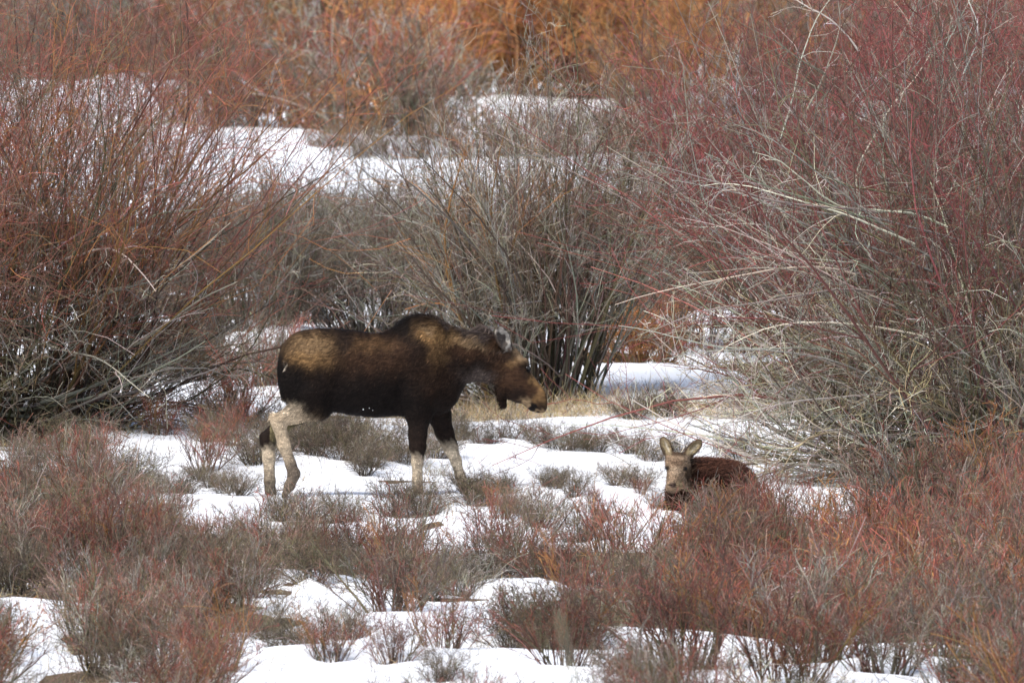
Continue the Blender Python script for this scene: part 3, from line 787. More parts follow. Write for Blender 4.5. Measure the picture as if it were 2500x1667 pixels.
obj("ground_twigs", mesh_np("ground_twigs", *far_brush(16000, 14), mat=BARK), None, None, label="low bare twigs covering the soil around the far bushes", category="ground cover", kind="stuff")
obj("ground_twigs", mesh_np("ground_twigs", *ground_brush(30000, 4), mat=BARK), None, None, label="short bare twigs covering the soil between the low shrubs", category="ground cover", kind="stuff")

# a tall dry weed on the bank the camera looks over, far out of focus
rs = np.random.RandomState(5)
wx = (1352 * K52 - 1250) / FPX * 35.0
P = grow(rs, np.array([[wx, -80.0, float(terrain(wx, -80.0)) - 0.05]]), np.array([[0.01, 0.0, 1.0]]), np.array([1.12]), 8, 0.10, 0.05)
i2, t2, p2, d2 = sprout(rs, P, 5, 0.55, 0.98, (15, 35), 0.3)
P2 = grow(rs, p2, d2, np.full(5, 0.10), 4, 0.2, 0.1)
WEED = ((0.22, 0.23, 0.16), (0.34, 0.34, 0.24))
obj("weed_stalk", mesh_np("weed_stalk", *join([tubes(P, np.full((1, 9), 0.0042) * np.linspace(1, 0.7, 9)[None], colour(rs, [WEED], np.zeros(1, int), 9, np.zeros(1), np.ones(1), 0.01), 6),
    tubes(P2, np.full((5, 5), 0.004), colour(rs, [WEED], np.zeros(5, int), 5, np.zeros(5), np.ones(5), 0.1), 5)]), mat=STRAW), None, None, label="blurred grey-green weed stalk close to the camera, bottom right of centre", category="weed")
# ------------------------------------------------------------------ animals: implicit bodies meshed as one skin
def surface_nets(f, lo, step):
    """one continuous skin of the zero level of the sampled field f"""
    s = f < 0
    nx, ny, nz = f.shape
    acc = np.zeros((nx - 1, ny - 1, nz - 1, 3)); cnt = np.zeros((nx - 1, ny - 1, nz - 1))
    off = [(a, b, c) for a in (0, 1) for b in (0, 1) for c in (0, 1)]
    sub = lambda A, o: A[o[0]:o[0] + nx - 1, o[1]:o[1] + ny - 1, o[2]:o[2] + nz - 1]
    for o in off:
        for ax in range(3):
            if o[ax]: continue
            p = list(o); p[ax] = 1
            fa, fb = sub(f, o), sub(f, p)
            m = (fa < 0) != (fb < 0)
            t = np.where(m, fa / np.where(m, fa - fb, 1), 0)
            for q in range(3):
                acc[..., q] += np.where(m, (o[q] + (t if q == ax else 0)), 0)
            cnt += m
    act = cnt > 0
    idx = np.full(act.shape, -1); idx[act] = np.arange(act.sum())
    ii = np.argwhere(act)
    V = (ii + acc[act] / cnt[act][:, None]) * step + np.asarray(lo)
    F = []
    for ax in range(3):
        u, v = [(1, 2), (2, 0), (0, 1)][ax]
        a = [slice(None)] * 3; b = [slice(None)] * 3
        a[ax] = slice(0, -1); b[ax] = slice(1, None)
        sa, sb = s[tuple(a)], s[tuple(b)]
        e = np.argwhere(sa != sb)
        e = e[(e[:, u] > 0) & (e[:, v] > 0) & (e[:, u] < f.shape[u] - 1) & (e[:, v] < f.shape[v] - 1)]
        flip = sa[tuple(e.T)]
        def cell(du, dv):
            c = e.copy(); c[:, u] -= du; c[:, v] -= dv
            return idx[tuple(c.T)]
        q = np.stack([cell(1, 1), cell(0, 1), cell(0, 0), cell(1, 0)], 1)
        q[~flip] = q[~flip][:, ::-1]
        F.append(q)
    F = np.concatenate(F)
    return V, F[(F >= 0).all(1)]


def relax(V, F, it=2, k=0.5):
    e = np.concatenate([F[:, [0, 1]], F[:, [1, 2]], F[:, [2, 3]], F[:, [3, 0]]])
    e = np.concatenate([e, e[:, ::-1]])
    n = np.bincount(e[:, 0], minlength=len(V))[:, None]
    for _ in range(it):
        s = np.stack([np.bincount(e[:, 0], V[e[:, 1], q], minlength=len(V)) for q in range(3)], 1)
        V = V * (1 - k) + k * s / np.maximum(n, 1)
    return V


def smin(a, b, k):
    h = np.clip(0.5 + 0.5 * (b - a) / k, 0, 1)
    return b * (1 - h) + a * h - k * h * (1 - h)


def smax(a, b, k):
    return -smin(-a, -b, k)


def rcone(G, p1, r1, p2, r2, ysc=1.0):
    """tapered limb between two joints"""
    X, Y, Z = G
    b = np.array(p2, float) - np.array(p1, float); l2 = (b * b).sum()
    x, y, z = X - p1[0], (Y - p1[1]), Z - p1[2]
    t = np.clip((x * b[0] + y * b[1] + z * b[2]) / l2, 0, 1)
    dx, dy, dz = x - t * b[0], (y - t * b[1]) / ysc, z - t * b[2]
    return np.sqrt(dx * dx + dy * dy + dz * dz) - (r1 + (r2 - r1) * t)


def ellip(G, c, r, ax=None):
    """ellipsoid; ax: 3 unit rows for its own axes"""
    X, Y, Z = G; x, y, z = X - c[0], Y - c[1], Z - c[2]
    if ax is not None:
        x, y, z = (x * ax[0][0] + y * ax[0][1] + z * ax[0][2], x * ax[1][0] + y * ax[1][1] + z * ax[1][2], x * ax[2][0] + y * ax[2][1] + z * ax[2][2])
    q = np.sqrt((x / r[0]) ** 2 + (y / r[1]) ** 2 + (z / r[2]) ** 2)
    return (q - 1) * min(r)


def frame(u, v):
    u = np.array(u, float); u /= np.linalg.norm(u); v = np.array(v, float); v -= u * (u @ v); v /= np.linalg.norm(v)
    return [u, v, np.cross(u, v)]


def fur_mesh(V, F, Cfun, flow, lenfun, n, width, seed, lift=0.35):
    """short hairs standing on the skin, combed along flow"""
    rs = np.random.RandomState(seed)
    A, B, C, D = (V[F[:, q]] for q in range(4))
    nr = np.cross(C - A, D - B); ar = np.linalg.norm(nr, axis=1); nr = nr / np.maximum(ar, 1e-12)[:, None]
    pick = rs.choice(len(F), n, p=ar / ar.sum())
    u, v = rs.rand(n, 1), rs.rand(n, 1)
    P = (A[pick] * (1 - u) + B[pick] * u) * (1 - v) + (D[pick] * (1 - u) + C[pick] * u) * v
    N = nr[pick]
    d = flow(P) + rs.normal(0, 0.28, (n, 3)); d = norm(d - (d * N).sum(1, keepdims=True) * N)
    L = (lenfun(P) * np.clip(rs.normal(1, 0.3, n), 0.4, 1.8))[:, None]
    keep = L[:, 0] > 0.004
    P, N, d, L = P[keep], N[keep], d[keep], L[keep]; n = len(P)
    side = norm(np.cross(d, N)) * (width * np.exp(rs.normal(0, 0.2, (n, 1))))
    base = P - N * 0.004
    mid = base + (d * (1 - lift) + N * lift) * L * 0.55
    tip = mid + (d * (1 - lift * 0.4) + N * lift * 0.4 - np.array([0, 0, 0.12])) * L * 0.5
    VV = np.stack([base - side, base + side, mid + side * 0.8, mid - side * 0.8, tip + side * 0.15, tip - side * 0.15], 1).reshape(-1, 3)
    g = np.arange(n)[:, None] * 6
    FF = np.concatenate([g + np.array([[0, 1, 2, 3]]), g + np.array([[3, 2, 4, 5]])])
    c = Cfun(P) * np.exp(rs.normal(0, 0.45, (n, 1)))
    return VV, FF, np.repeat(c, 6, 0)


# ---- the walking cow moose. zx, zy: read off a side view of her in the photograph, 2.8 view px per photo px
MS = FPX / DIST * 2.8           # view px per metre
GZ = 1398.0


def mx(zx): return (600 + zx / 2.8 - 1250) / (FPX / DIST)
def mz(zy): return (GZ - zy) / MS
def mp(zx, zy, y=0.0): return (mx(zx), y, mz(zy))


TOP = [(228, 380), (245, 325), (300, 275), (400, 228), (500, 206), (600, 208), (700, 215), (850, 236), (950, 238), (1010, 212), (1060, 166), (1120, 129), (1180, 114), (1250, 130),
       (1330, 170), (1420, 196), (1500, 220), (1600, 246), (1700, 270), (1780, 302), (1850, 342), (1895, 395), (1928, 440), (1950, 510), (1985, 556), (2020, 600), (2045, 645), (2060, 695), (2064, 740)]
BOT = [(228, 640), (245, 700), (350, 735), (480, 775), (600, 772), (700, 794), (800, 806), (900, 812), (1000, 806), (1100, 802), (1250, 800), (1330, 792), (1390, 768), (1440, 715), (1470, 645), (1510, 585),
       (1560, 570), (1620, 572), (1700, 590), (1755, 622), (1800, 680), (1845, 716), (1890, 722), (1915, 744), (1945, 772), (2000, 786), (2045, 782), (2064, 765)]
WID = [(228, 0.12), (260, 0.17), (330, 0.22), (450, 0.26), (600, 0.28), (800, 0.31), (950, 0.31), (1100, 0.28), (1200, 0.25), (1300, 0.21), (1400, 0.165), (1500, 0.135), (1600, 0.12), (1700, 0.118), (1800, 0.125),
       (1870, 0.120), (1930, 0.105), (1980, 0.085), (2020, 0.085), (2050, 0.078), (2064, 0.06)]


def moose_field(G):
    X, Y, Z = G
    zx = (X * (FPX / DIST) + 1250 - 600) * 2.8
    zx1 = zx[:, 0, 0]
    ip = lambda tab: np.interp(zx1, [t[0] for t in tab], [t[1] for t in tab])[:, None, None]
    t, b, w = mz(ip(TOP)), mz(ip(BOT)), ip(WID)
    zc, hh = (t + b) / 2, (t - b) / 2
    dz = (Z - zc) / hh
    # section: egg shaped on the trunk, narrower above (withers, crest of the neck)
    nar = 1 - 0.28 * np.clip(dz, 0, 1) ** 2 * (zx < 1700) + 0.0
    f = ((np.abs(Y) / (w * nar)) ** 2.25 + np.abs(dz) ** 2.25) ** (1 / 2.25)
    f = (f - 1) * np.minimum(w, hh)
    ends = np.maximum(mx(228) - X, X - mx(2064))
    f = smax(f, ends, 0.05)
    for sd in (-1, 1):
        # muscle: haunch, shoulder, upper arm, cheek
        f = smin(f, ellip(G, mp(420, 520, sd * 0.15), (0.24, 0.13, 0.42), frame((0.95, 0, 0.2), (0, 1, 0))), 0.10)
        f = smin(f, ellip(G, mp(1220, 470, sd * 0.13), (0.19, 0.125, 0.46), frame((0.97, 0, -0.2), (0, 1, 0))), 0.09)
        f = smin(f, ellip(G, mp(1830, 590, sd * 0.055), (0.12, 0.065, 0.16), frame((0.7, 0, -0.7), (0, 1, 0))), 0.04)
        f = smin(f, ellip(G, mp(1905, 432, sd * 0.085), (0.045, 0.032, 0.035)), 0.03)          # brow
        f = smin(f, ellip(G, mp(2010, 690, sd * 0.05), (0.07, 0.045, 0.10)), 0.04)              # soft nose
        f = smax(f, -ellip(G, mp(1962, 735, sd * 0.104), (0.034, 0.024, 0.036), frame((0.8, 0, -0.6), (0, 1, 0))), 0.012)   # nostril
        f = smax(f, -ellip(G, mp(1938, 478, sd * 0.112), (0.035, 0.022, 0.022)), 0.012)        # eye socket
    for sd in (-1, 1):      # hollows: flank, behind the elbow, in front of the shoulder blade
        f = smax(f, -ellip(G, mp(655, 560, sd * 0.40), (0.13, 0.115, 0.30), frame((0.95, 0, -0.3), (0, 1, 0))), 0.07)
        f = smax(f, -ellip(G, mp(1075, 640, sd * 0.385), (0.07, 0.105, 0.26)), 0.06)
        f = smax(f, -ellip(G, mp(1395, 430, sd * 0.275), (0.06, 0.10, 0.24), frame((0.9, 0, 0.4), (0, 1, 0))), 0.06)
    N, FA = -0.15, 0.15         # near and far side
    L = lambda f, a, ra, b, rb, y1, y2=None, ys=0.85, k=0.05: smin(f, rcone(G, mp(*a, y1), ra, mp(*b, y1 if y2 is None else y2), rb, ys), k)
    # near hind leg, pushing off
    f = L(f, (480, 640), 0.19, (490, 730), 0.135, N); f = L(f, (490, 730), 0.13, (330, 785), 0.098, N)
    f = L(f, (330, 785), 0.098, (222, 830), 0.068, N, k=0.03); f = L(f, (185, 808), 0.042, (225, 860), 0.068, N, k=0.03)
    f = L(f, (222, 840), 0.068, (262, 1000), 0.063, N, k=0.03); f = L(f, (262, 1000), 0.063, (306, 1130), 0.052, N, k=0.03)
    f = L(f, (306, 1130), 0.052, (328, 1195), 0.060, N, k=0.03); f = L(f, (328, 1195), 0.060, (300, 1275), 0.050, N, k=0.03); f = L(f, (298, 1275), 0.055, (258, 1352), 0.026, N, ys=1.1, k=0.02)
    f = L(f, (345, 1235), 0.020, (330, 1270), 0.012, N, k=0.01)
    # far hind leg, standing behind it
    f = L(f, (400, 660), 0.17, (380, 770), 0.12, FA); f = L(f, (380, 770), 0.115, (230, 880), 0.080, FA)
    f = L(f, (230, 880), 0.080, (140, 960), 0.068, FA, k=0.03); f = L(f, (118, 958), 0.045, (140, 1000), 0.075, FA, k=0.03)
    f = L(f, (145, 985), 0.075, (152, 1100), 0.062, FA, k=0.03); f = L(f, (152, 1100), 0.060, (158, 1260), 0.054, FA, k=0.03)
    f = L(f, (158, 1260), 0.057, (160, 1320), 0.052, FA, k=0.03); f = L(f, (162, 1320), 0.055, (172, 1386), 0.062, FA, ys=1.1, k=0.02)
    # near fore leg, upright
    f = L(f, (1200, 660), 0.15, (1185, 790), 0.112, N, k=0.07); f = L(f, (1185, 790), 0.108, (1175, 930), 0.092, N); f = L(f, (1173, 930), 0.090, (1175, 1010), 0.084, N, k=0.03)
    f = L(f, (1175, 1010), 0.080, (1172, 1110), 0.058, N, k=0.03); f = L(f, (1172, 1110), 0.056, (1172, 1230), 0.048, N, k=0.03)
    f = L(f, (1172, 1230), 0.050, (1176, 1290), 0.052, N, k=0.03); f = L(f, (1178, 1300), 0.052, (1196, 1384), 0.062, N, ys=1.1, k=0.02)
    # far fore leg, reaching forward
    f = L(f, (1280, 660), 0.14, (1320, 800), 0.112, FA, k=0.07); f = L(f, (1320, 800), 0.108, (1358, 930), 0.092, FA); f = L(f, (1358, 930), 0.088, (1395, 1020), 0.078, FA, k=0.03)
    f = L(f, (1395, 1020), 0.074, (1436, 1120), 0.054, FA, k=0.03); f = L(f, (1436, 1120), 0.053, (1466, 1225), 0.046, FA, k=0.03)
    f = L(f, (1466, 1225), 0.048, (1486, 1290), 0.048, FA, k=0.03); f = L(f, (1488, 1295), 0.050, (1520, 1350), 0.040, FA, ys=1.1, k=0.02); f = L(f, (1490, 1330), 0.035, (1500, 1372), 0.032, FA, ys=1.2, k=0.02)
    # bell under the throat, tail
    f = smin(f, rcone(G, mp(1738, 610), 0.045, mp(1752, 680), 0.040, 0.6), 0.03); f = smin(f, rcone(G, mp(1752, 680), 0.040, mp(1764, 735), 0.036, 0.6), 0.02)
    f = smin(f, rcone(G, mp(268, 340), 0.045, mp(258, 470), 0.030, 1.0), 0.02)
    # ears: shells with a hollow towards the side and front
    for sd, a, b_, wv in ((-1, (1795, 345), (1722, 196), 0.080), (1, (1735, 318), (1588, 192), 0.055)):
        pa, pb = np.array(mp(*a, sd * 0.085)), np.array(mp(*b_, sd * 0.17)); c = (pa + pb) / 2; ln = np.linalg.norm(pb - pa) / 2
        ax = frame(pb - pa, (0.85, -sd * 0.45, 0.40))
        f_ear = ellip(G, c, (ln * 1.08, wv, 0.034), ax)
        out = ax[2] if ax[2] @ np.array([0.3, sd * 1.0, 0]) > 0 else -ax[2]
        f_ear = smax(f_ear, -ellip(G, c + out * 0.028 + ax[0] * 0.004, (ln * 0.95, wv * 0.80, 0.036), ax), 0.006)
        f = smin(f, f_ear, 0.012)
        f = smin(f, rcone(G, mp(a[0] + 6, a[1] + 10, sd * 0.07), 0.04, tuple(pa + (pb - pa) * 0.18), 0.036, 1.0), 0.03)
    return f


BLK = (0.006, 0.0045, 0.004); DBR = (0.014, 0.0085, 0.006); MBR = (0.042, 0.021, 0.011); GLD = (0.20, 0.115, 0.048); TAN = (0.29, 0.20, 0.115)
LEG = (0.47, 0.385, 0.275); GRB = (0.085, 0.065, 0.056); EARW = (0.36, 0.33, 0.285)


def moose_colour(P):
    zx = (P[:, 0] * (FPX / DIST) + 650) * 2.8; zy = GZ - P[:, 2] * MS; y = P[:, 1]
    c = np.tile(np.array(DBR), (len(P), 1))
    jx = zx + 14 * np.sin(zy * 0.05 + y * 20) + 9 * np.sin(zx * 0.11 + zy * 0.07); jy = zy + 12 * np.sin(zx * 0.045 + y * 9) + 8 * np.sin(zx * 0.13 - zy * 0.09)

    def blob(cx, cy, rx, ry, rgb, a=1.0, rot=0.0, hard=1.0, m=None):
        nonlocal c
        dx, dy = jx - cx, jy - cy; s, q = math.sin(rot), math.cos(rot)
        u, v = (dx * q + dy * s) / rx, (-dx * s + dy * q) / ry
        k = a * (np.clip((1.6 - (u * u + v * v)) * hard, 0, 1) if hard > 1 else np.minimum(1, 1.25 * np.exp(-0.8 * (u * u + v * v) ** 1.3)))
        if m is not None: k = k * m
        c = c * (1 - k[:, None]) + np.array(rgb) * k[:, None]
    body = zy < 830
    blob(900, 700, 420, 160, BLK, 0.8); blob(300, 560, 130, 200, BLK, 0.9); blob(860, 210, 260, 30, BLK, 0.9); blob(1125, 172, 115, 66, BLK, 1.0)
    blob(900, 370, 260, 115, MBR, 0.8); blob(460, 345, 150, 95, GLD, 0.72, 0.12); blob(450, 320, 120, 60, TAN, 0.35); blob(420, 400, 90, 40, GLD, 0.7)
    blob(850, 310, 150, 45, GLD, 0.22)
    blob(660, 300, 60, 75, DBR, 0.8)
    blob(1200, 380, 75, 130, DBR, 0.7)
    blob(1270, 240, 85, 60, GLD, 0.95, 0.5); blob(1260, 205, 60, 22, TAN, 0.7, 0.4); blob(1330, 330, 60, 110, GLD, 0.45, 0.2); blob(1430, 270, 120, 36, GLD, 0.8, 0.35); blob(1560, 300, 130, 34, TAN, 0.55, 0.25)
    blob(1620, 255, 120, 22, GRB, 0.7, 0.2); blob(1450, 195, 110, 20, GRB, 0.7, 0.25); blob(1550, 375, 150, 50, MBR, 0.9, 0.2); blob(1640, 440, 110, 55, BLK, 0.6)
    blob(1610, 535, 110, 50, GRB, 0.8); blob(1730, 330, 70, 50, MBR, 0.7)
    blob(1290, 520, 110, 140, MBR, 0.35)
    # head
    blob(1850, 560, 110, 130, MBR, 0.9); blob(1750, 480, 70, 70, MBR, 0.6); blob(1820, 660, 80, 50, DBR, 0.8); blob(1885, 395, 48, 40, TAN, 0.6); blob(1860, 345, 40, 20, TAN, 0.5); blob(1835, 440, 50, 25, GLD, 0.4)
    blob(1920, 500, 40, 50, DBR, 0.75); blob(2000, 585, 36, 90, GLD, 0.75, -0.5); blob(1950, 610, 30, 60, MBR, 0.8, -0.4); blob(2035, 700, 34, 70, GLD, 0.35); blob(2035, 755, 30, 35, DBR, 0.7); blob(1990, 680, 26, 36, GLD, 0.4)
    blob(1925, 714, 30, 36, TAN, 0.85, 0.6); blob(1960, 744, 27, 26, BLK, 1.0, 0, 2.0); blob(1930, 475, 18, 12, BLK, 1.0, 0, 2.0); blob(2010, 778, 40, 10, TAN, 0.6)
    # ears
    near = (y < -0.10) & (zx > 1660) & (zy < 365)
    blob(1765, 275, 70, 90, (0.060, 0.045, 0.036), 1.0, -0.3, 1, near); blob(1775, 270, 46, 66, EARW, 0.8, -0.45, 1.6, near); blob(1752, 285, 24, 52, (0.045, 0.035, 0.03), 0.95, -0.45, 1.6, near); blob(1712, 215, 16, 14, EARW, 0.6, 0, 1.5, near)
    fare = (y > 0.10) & (zx > 1560) & (zy < 300) & (zx < 1760)
    blob(1640, 230, 90, 60, GRB, 0.8, 0.6, 1, fare)
    # tail streak
    blob(272, 452, 9, 36, (0.40, 0.34, 0.27), 0.8, -0.35, 1.5, (y < 0.0) * 1.0)
    # legs
    lin = lambda a, b, v: np.clip((v - a) / (b - a), 0, 1)
    nr = y < 0
    k = lin(470, 300, jx + 0.55 * (760 - jy)) * lin(670, 760, jy + 0.25 * (300 - jx)) * nr * (zx < 640)
    c = c * (1 - k[:, None]) + np.array(LEG) * k[:, None]
    k = lin(560, 400, jx) * lin(740, 800, jy) * nr * (zx < 640) * 0.35
    c = c * (1 - k[:, None]) + np.array(TAN) * k[:, None]
    k = lin(1010, 1160, jy + 0.55 * (zx - 290)) * nr * (zx < 640) * 0.85
    c = c * (1 - k[:, None]) + np.array((0.075, 0.058, 0.047)) * k[:, None]
    fr = y >= 0
    k = lin(1000, 1060, jy) * fr * (zx < 640); c = c * (1 - k[:, None]) + np.array(LEG) * k[:, None]
    k = lin(820, 900, jy) * lin(1010, 960, jy) * fr * (zx < 640) * (zx > 160) * 0.6; c = c * (1 - k[:, None]) + np.array((0.2, 0.17, 0.09)) * k[:, None]
    k = lin(1150, 1290, jy) * fr * (zx < 640) * 0.85; c = c * (1 - k[:, None]) + np.array((0.07, 0.055, 0.045)) * k[:, None]
    fro = zx > 900
    k = lin(1040, 1120, jy - 0.5 * (zx - 1172)) * nr * fro * (zy > 900); c = c * (1 - k[:, None]) + np.array(LEG) * 0.85 * k[:, None]
    k = lin(970, 1060, jy - 0.2 * (zx - 1400)) * fr * fro * (zy > 900); c = c * (1 - k[:, None]) + np.array(LEG) * 0.9 * k[:, None]
    k = lin(1220, 1300, jy) * fro * 0.8; c = c * (1 - k[:, None]) + np.array((0.09, 0.062, 0.045)) * k[:, None]
    k = lin(1325, 1345, zy) * (zx > 100); c = c * (1 - k[:, None]) + np.array((0.02, 0.017, 0.015)) * k[:, None]
    return c


def moose_flow(P):
    zx = (P[:, 0] * (FPX / DIST) + 650) * 2.8; zy = GZ - P[:, 2] * MS
    d = np.tile(np.array([-0.75, 0, -0.65]), (len(P), 1))
    leg = zy > 830; d[leg] = (-0.15, 0, -1)
    hd = zx > 1780; d[hd] = (-0.6, 0, 0.35)
    return d


def moose_len(P):
    zx = (P[:, 0] * (FPX / DIST) + 650) * 2.8; zy = GZ - P[:, 2] * MS
    L = np.full(len(P), 0.040)
    top = np.interp(zx, [t[0] for t in TOP], [t[1] for t in TOP])
    crest = np.clip(1 - (zy - top) / 95, 0, 1) * (zx > 980) * (zx < 1760)
    L = L + 0.085 * crest
    L = np.where(zy > 820, 0.022, L); L = np.where(zx > 1780, 0.017, L); L = np.where(zx > 1900, 0.010, L)
    L = np.where((zx > 1690) & (zx < 1810) & (zy > 610), 0.045, L)
    L = np.where((zy < 345) & (zx > 1690) & (zx < 1850) & (np.abs(P[:, 1]) > 0.1), 0.012, L)
    return np.where(zy > 1320, 0.0, L)


def build_grid(lo, hi, st):
    a = [np.arange(l, h + st, st) for l, h in zip(lo, hi)]
    return np.meshgrid(*a, indexing='ij')


MZ0 = float(terrain(mx(800), 0.0))
st_ = 0.0115
lo_ = (mx(50), -0.40, -0.03); hi_ = (mx(2090), 0.40, mz(100))
V, F = surface_nets(moose_field(build_grid(lo_, hi_, st_)), lo_, st_)
V = relax(V, F, 2, 0.4)
moose = empty("moose", (mx(800), 0, MZ0 + 0.03), "dark brown cow moose walking right with lowered head and pale legs", "moose")
OFF = np.array([mx(800), 0, 0])
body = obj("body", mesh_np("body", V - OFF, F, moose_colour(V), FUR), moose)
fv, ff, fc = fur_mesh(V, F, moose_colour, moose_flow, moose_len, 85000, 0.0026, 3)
obj("fur", mesh_np("fur", fv - OFF, ff, fc, FUR, smooth=False), moose, kind="stuff")


def lump(name, c, r, mat, parent, seed=0, seg=10, rough=0.0):
    rs = np.random.RandomState(seed); th = np.linspace(0, math.pi, seg); ph = np.arange(seg * 2) * math.pi / seg
    Tt, Pp = np.meshgrid(th, ph, indexing='ij')
    q = 1 + rough * rs.normal(0, 1, Tt.shape)
    Vv = np.stack([np.sin(Tt) * np.cos(Pp) * r[0] * q, np.sin(Tt) * np.sin(Pp) * r[1] * q, np.cos(Tt) * r[2] * q], -1) + np.array(c)
    g = np.arange(seg * seg * 2).reshape(seg, seg * 2)
    Ff = np.stack([g[:-1], g[1:], np.roll(g, -1, 1)[1:], np.roll(g, -1, 1)[:-1]], -1).reshape(-1, 4)
    return obj(name, mesh_np(name, Vv.reshape(-1, 3), Ff, None, mat), parent)


EYE = mat_plain("wet_eye", (0.012, 0.009, 0.008), 0.08)
CLOD = mat_plain("snow_clod", (0.85, 0.87, 0.9), 0.7, 0.3)
for sd in (-1, 1):
    lump("eye", np.array(mp(1924, 472, sd * 0.102)) - OFF, (0.019, 0.017, 0.015), EYE, moose)
for i, (zx, zy, r) in enumerate(((803, 752, 0.0045), (845, 742, 0.003), (868, 758, 0.003))):
    yy = -0.30 * math.sqrt(max(0.05, 1 - ((zy - 520) / 292.0) ** 2.25)) ** (2 / 2.25) - 0.028
    lump("snow_fleck", np.array(mp(zx, zy, yy)) - OFF, (r * 1.2, r, r * 1.4), CLOD, moose, i, 6, 0.12)

# ---- the calf lying behind the pink shrubs, looking at the camera. qx, qy: 5.227 view px per photo px
CX, CY = ground(1640, 1203)
CS = ppm(CY) * K52 * 5.227
CGZ = 1290.0
CPX = px_of(CX, CY)[0] * K52


def cq(qx, qy, y=0.0): return ((1500 + qx / 5.227 - CPX) / (CS / 5.227), y, (CGZ - qy) / CS)


def calf_field(G):
    f = ellip(G, cq(1220, 1010, 0.12), (0.36, 0.40, 0.265))
    f = smin(f, ellip(G, cq(1150, 860, 0.05), (0.20, 0.22, 0.15)), 0.12)             # withers
    f = smin(f, ellip(G, cq(1470, 980, 0.30), (0.23, 0.28, 0.22)), 0.12)             # rump
    f = smin(f, ellip(G, cq(900, 1090, -0.12), (0.15, 0.16, 0.20)), 0.10)            # chest
    f = smin(f, rcone(G, cq(1060, 900, 0.0), 0.16, cq(850, 690, -0.20), 0.098), 0.09)   # neck
    f = smin(f, ellip(G, cq(800, 610, -0.27), (0.112, 0.13, 0.105)), 0.04)           # skull
    f = smin(f, rcone(G, cq(792, 640, -0.32), 0.100, cq(757, 800, -0.46), 0.072), 0.04)
    f = smin(f, rcone(G, cq(757, 800, -0.46), 0.070, cq(735, 880, -0.52), 0.062), 0.03)
    f = smin(f, ellip(G, cq(733, 890, -0.53), (0.066, 0.06, 0.055)), 0.02)           # nose
    f = smin(f, rcone(G, cq(845, 850, -0.36), 0.055, cq(765, 920, -0.47), 0.035), 0.04)     # jaw
    for (a, b) in (((715, 545), (600, 285)), ((905, 530), (1100, 325))):
        pa, pb = np.array(cq(*a, -0.22)), np.array(cq(*b, -0.20)); c = (pa + pb) / 2; ln = np.linalg.norm(pb - pa) / 2
        ax = frame(pb - pa, (1, -0.25 if a[0] < 800 else 0.25, 0))
        fe = ellip(G, c, (ln * 1.08, 0.058, 0.030), ax)
        out = ax[2] if ax[2][1] < 0 else -ax[2]
        fe = smax(fe, -ellip(G, c + out * 0.026, (ln * 0.90, 0.042, 0.028), ax), 0.008)
        f = smin(f, fe, 0.012)
        f = smin(f, rcone(G, cq(a[0] + (12 if a[0] < 800 else -12), a[1] + 30, -0.24), 0.045, tuple(pa + (pb - pa) * 0.2), 0.034), 0.03)
    for (qx, sd) in ((660, 1), (898, -1)):
        f = smin(f, ellip(G, cq(qx + sd * 18, 635, -0.365), (0.030, 0.035, 0.022)), 0.02)
        f = smax(f, -ellip(G, cq(qx, 668, -0.375), (0.020, 0.022, 0.015)), 0.01)
    for qx in (700, 762):
        f = smax(f, -ellip(G, cq(qx, 868, -0.575), (0.013, 0.016, 0.010)), 0.008)
    # folded forelegs in front of the chest, hind leg alongside
    f = smin(f, rcone(G, cq(900, 1170, -0.16), 0.07, cq(700, 1262, -0.36), 0.05), 0.05); f = smin(f, rcone(G, cq(700, 1262, -0.36), 0.048, cq(860, 1272, -0.46), 0.036), 0.02)
    f = smin(f, rcone(G, cq(1400, 1130, -0.12), 0.12, cq(1180, 1240, -0.26), 0.06), 0.05); f = smin(f, rcone(G, cq(1180, 1240, -0.26), 0.05, cq(1400, 1268, -0.30), 0.036), 0.02)
    return f


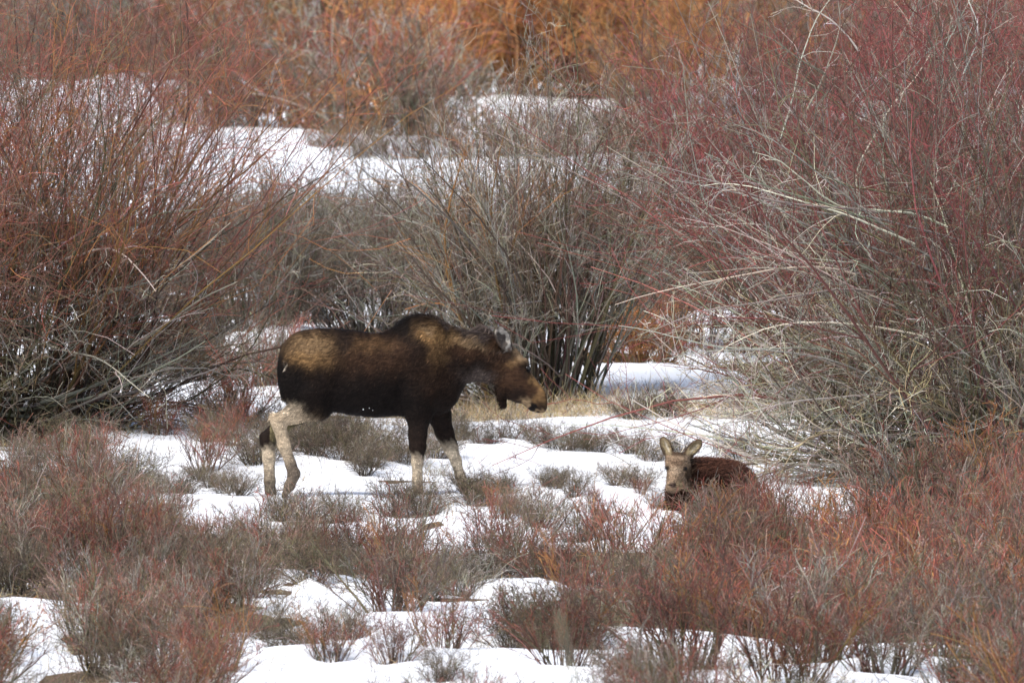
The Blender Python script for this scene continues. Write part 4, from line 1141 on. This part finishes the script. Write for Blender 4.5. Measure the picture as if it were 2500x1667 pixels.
def calf_colour(P):
    qx = (P[:, 0] * (CS / 5.227) + CPX - 1500) * 5.227; qy = CGZ - P[:, 2] * CS; y = P[:, 1]
    c = np.tile(np.array((0.046, 0.020, 0.013)), (len(P), 1))
    lin = lambda a, b, v: np.clip((v - a) / (b - a), 0, 1)

    def mixc(k, rgb):
        nonlocal c
        c = c * (1 - k[:, None]) + np.array(rgb) * k[:, None]
    mixc(lin(960, 1050, qx + 12 * np.sin(qy * 0.09)) * lin(760, 680, qy) * 0.5, (0.085, 0.035, 0.020))
    hd = lin(-0.13, -0.25, y) * lin(980, 930, qy) * lin(985, 950, qx)
    mixc(hd, (0.245, 0.172, 0.112))
    bl = lambda cx, cy, rx, ry, m=1.0: np.clip(1.5 - ((qx - cx) / rx) ** 2 - ((qy - cy) / ry) ** 2, 0, 1) * m * hd
    mixc(bl(790, 590, 90, 40) * 0.6, (0.15, 0.092, 0.058)); mixc(bl(770, 690, 70, 50) * 0.8, (0.33, 0.245, 0.165)); mixc(bl(735, 865, 52, 34) * 0.9, (0.055, 0.036, 0.030)); mixc(bl(820, 860, 45, 60) * 0.6, (0.32, 0.24, 0.13))
    mixc(bl(668, 665, 26, 30) * 0.85, (0.025, 0.018, 0.015)); mixc(bl(895, 675, 28, 30) * 0.85, (0.025, 0.018, 0.015)); mixc(bl(930, 760, 40, 90) * 0.7, (0.07, 0.045, 0.03))
    ear = lin(520, 500, qy)
    mixc(ear, (0.07, 0.045, 0.028))
    e2 = lambda cx, cy, rx, ry, rot: np.clip(1.4 - (((qx - cx) * math.cos(rot) + (qy - cy) * math.sin(rot)) / rx) ** 2 - ((-(qx - cx) * math.sin(rot) + (qy - cy) * math.cos(rot)) / ry) ** 2, 0, 1)
    front = lin(-0.195, -0.205, y)
    mixc(e2(655, 405, 55, 115, -0.42) * ear, (0.33, 0.26, 0.15)); mixc(e2(1005, 430, 55, 120, 0.75) * ear, (0.33, 0.26, 0.15))
    mixc(e2(665, 400, 16, 80, -0.42) * ear * 0.7, (0.55, 0.50, 0.40)); mixc(e2(620, 450, 20, 50, -0.42) * ear * 0.8, (0.06, 0.045, 0.03)); mixc(e2(1010, 430, 16, 80, 0.75) * ear * 0.6, (0.55, 0.48, 0.36)); mixc(e2(1045, 470, 16, 55, 0.75) * ear * 0.8, (0.06, 0.045, 0.03))
    return c


def calf_len(P):
    qx = (P[:, 0] * (CS / 5.227) + CPX - 1500) * 5.227; qy = CGZ - P[:, 2] * CS
    L = np.where((P[:, 1] < -0.2) & (qy < 980) & (qx < 970), 0.016, 0.085)
    return np.where(qy < 560, 0.012, L)


def calf_flow(P):
    d = np.tile(np.array([0.5, 0.35, -0.5]), (len(P), 1)); hd = P[:, 1] < -0.22; d[hd] = (0, 0.4, 0.6)
    return d


lo_ = (cq(480, 0)[0], -0.66, -0.02); hi_ = (cq(1900, 0)[0], 0.75, cq(0, 230)[2]); st_ = 0.0105
V, F = surface_nets(calf_field(build_grid(lo_, hi_, st_)), lo_, st_)
V = relax(V, F, 2, 0.4)
calf = empty("moose_calf", (CX, CY, float(terrain(CX, CY)) + 0.01), "reddish brown moose calf lying behind pinkish shrubs, facing the camera with raised ears", "moose calf")
obj("body", mesh_np("body", V, F, calf_colour(V), FUR), calf)
fv, ff, fc = fur_mesh(V, F, calf_colour, calf_flow, calf_len, 42000, 0.0028, 8, 0.85)
obj("fur", mesh_np("fur", fv, ff, fc, FUR, smooth=False), calf, kind="stuff")
for qx in (662, 897):
    lump("eye", cq(qx, 668, -0.358), (0.020, 0.020, 0.017), EYE, calf)
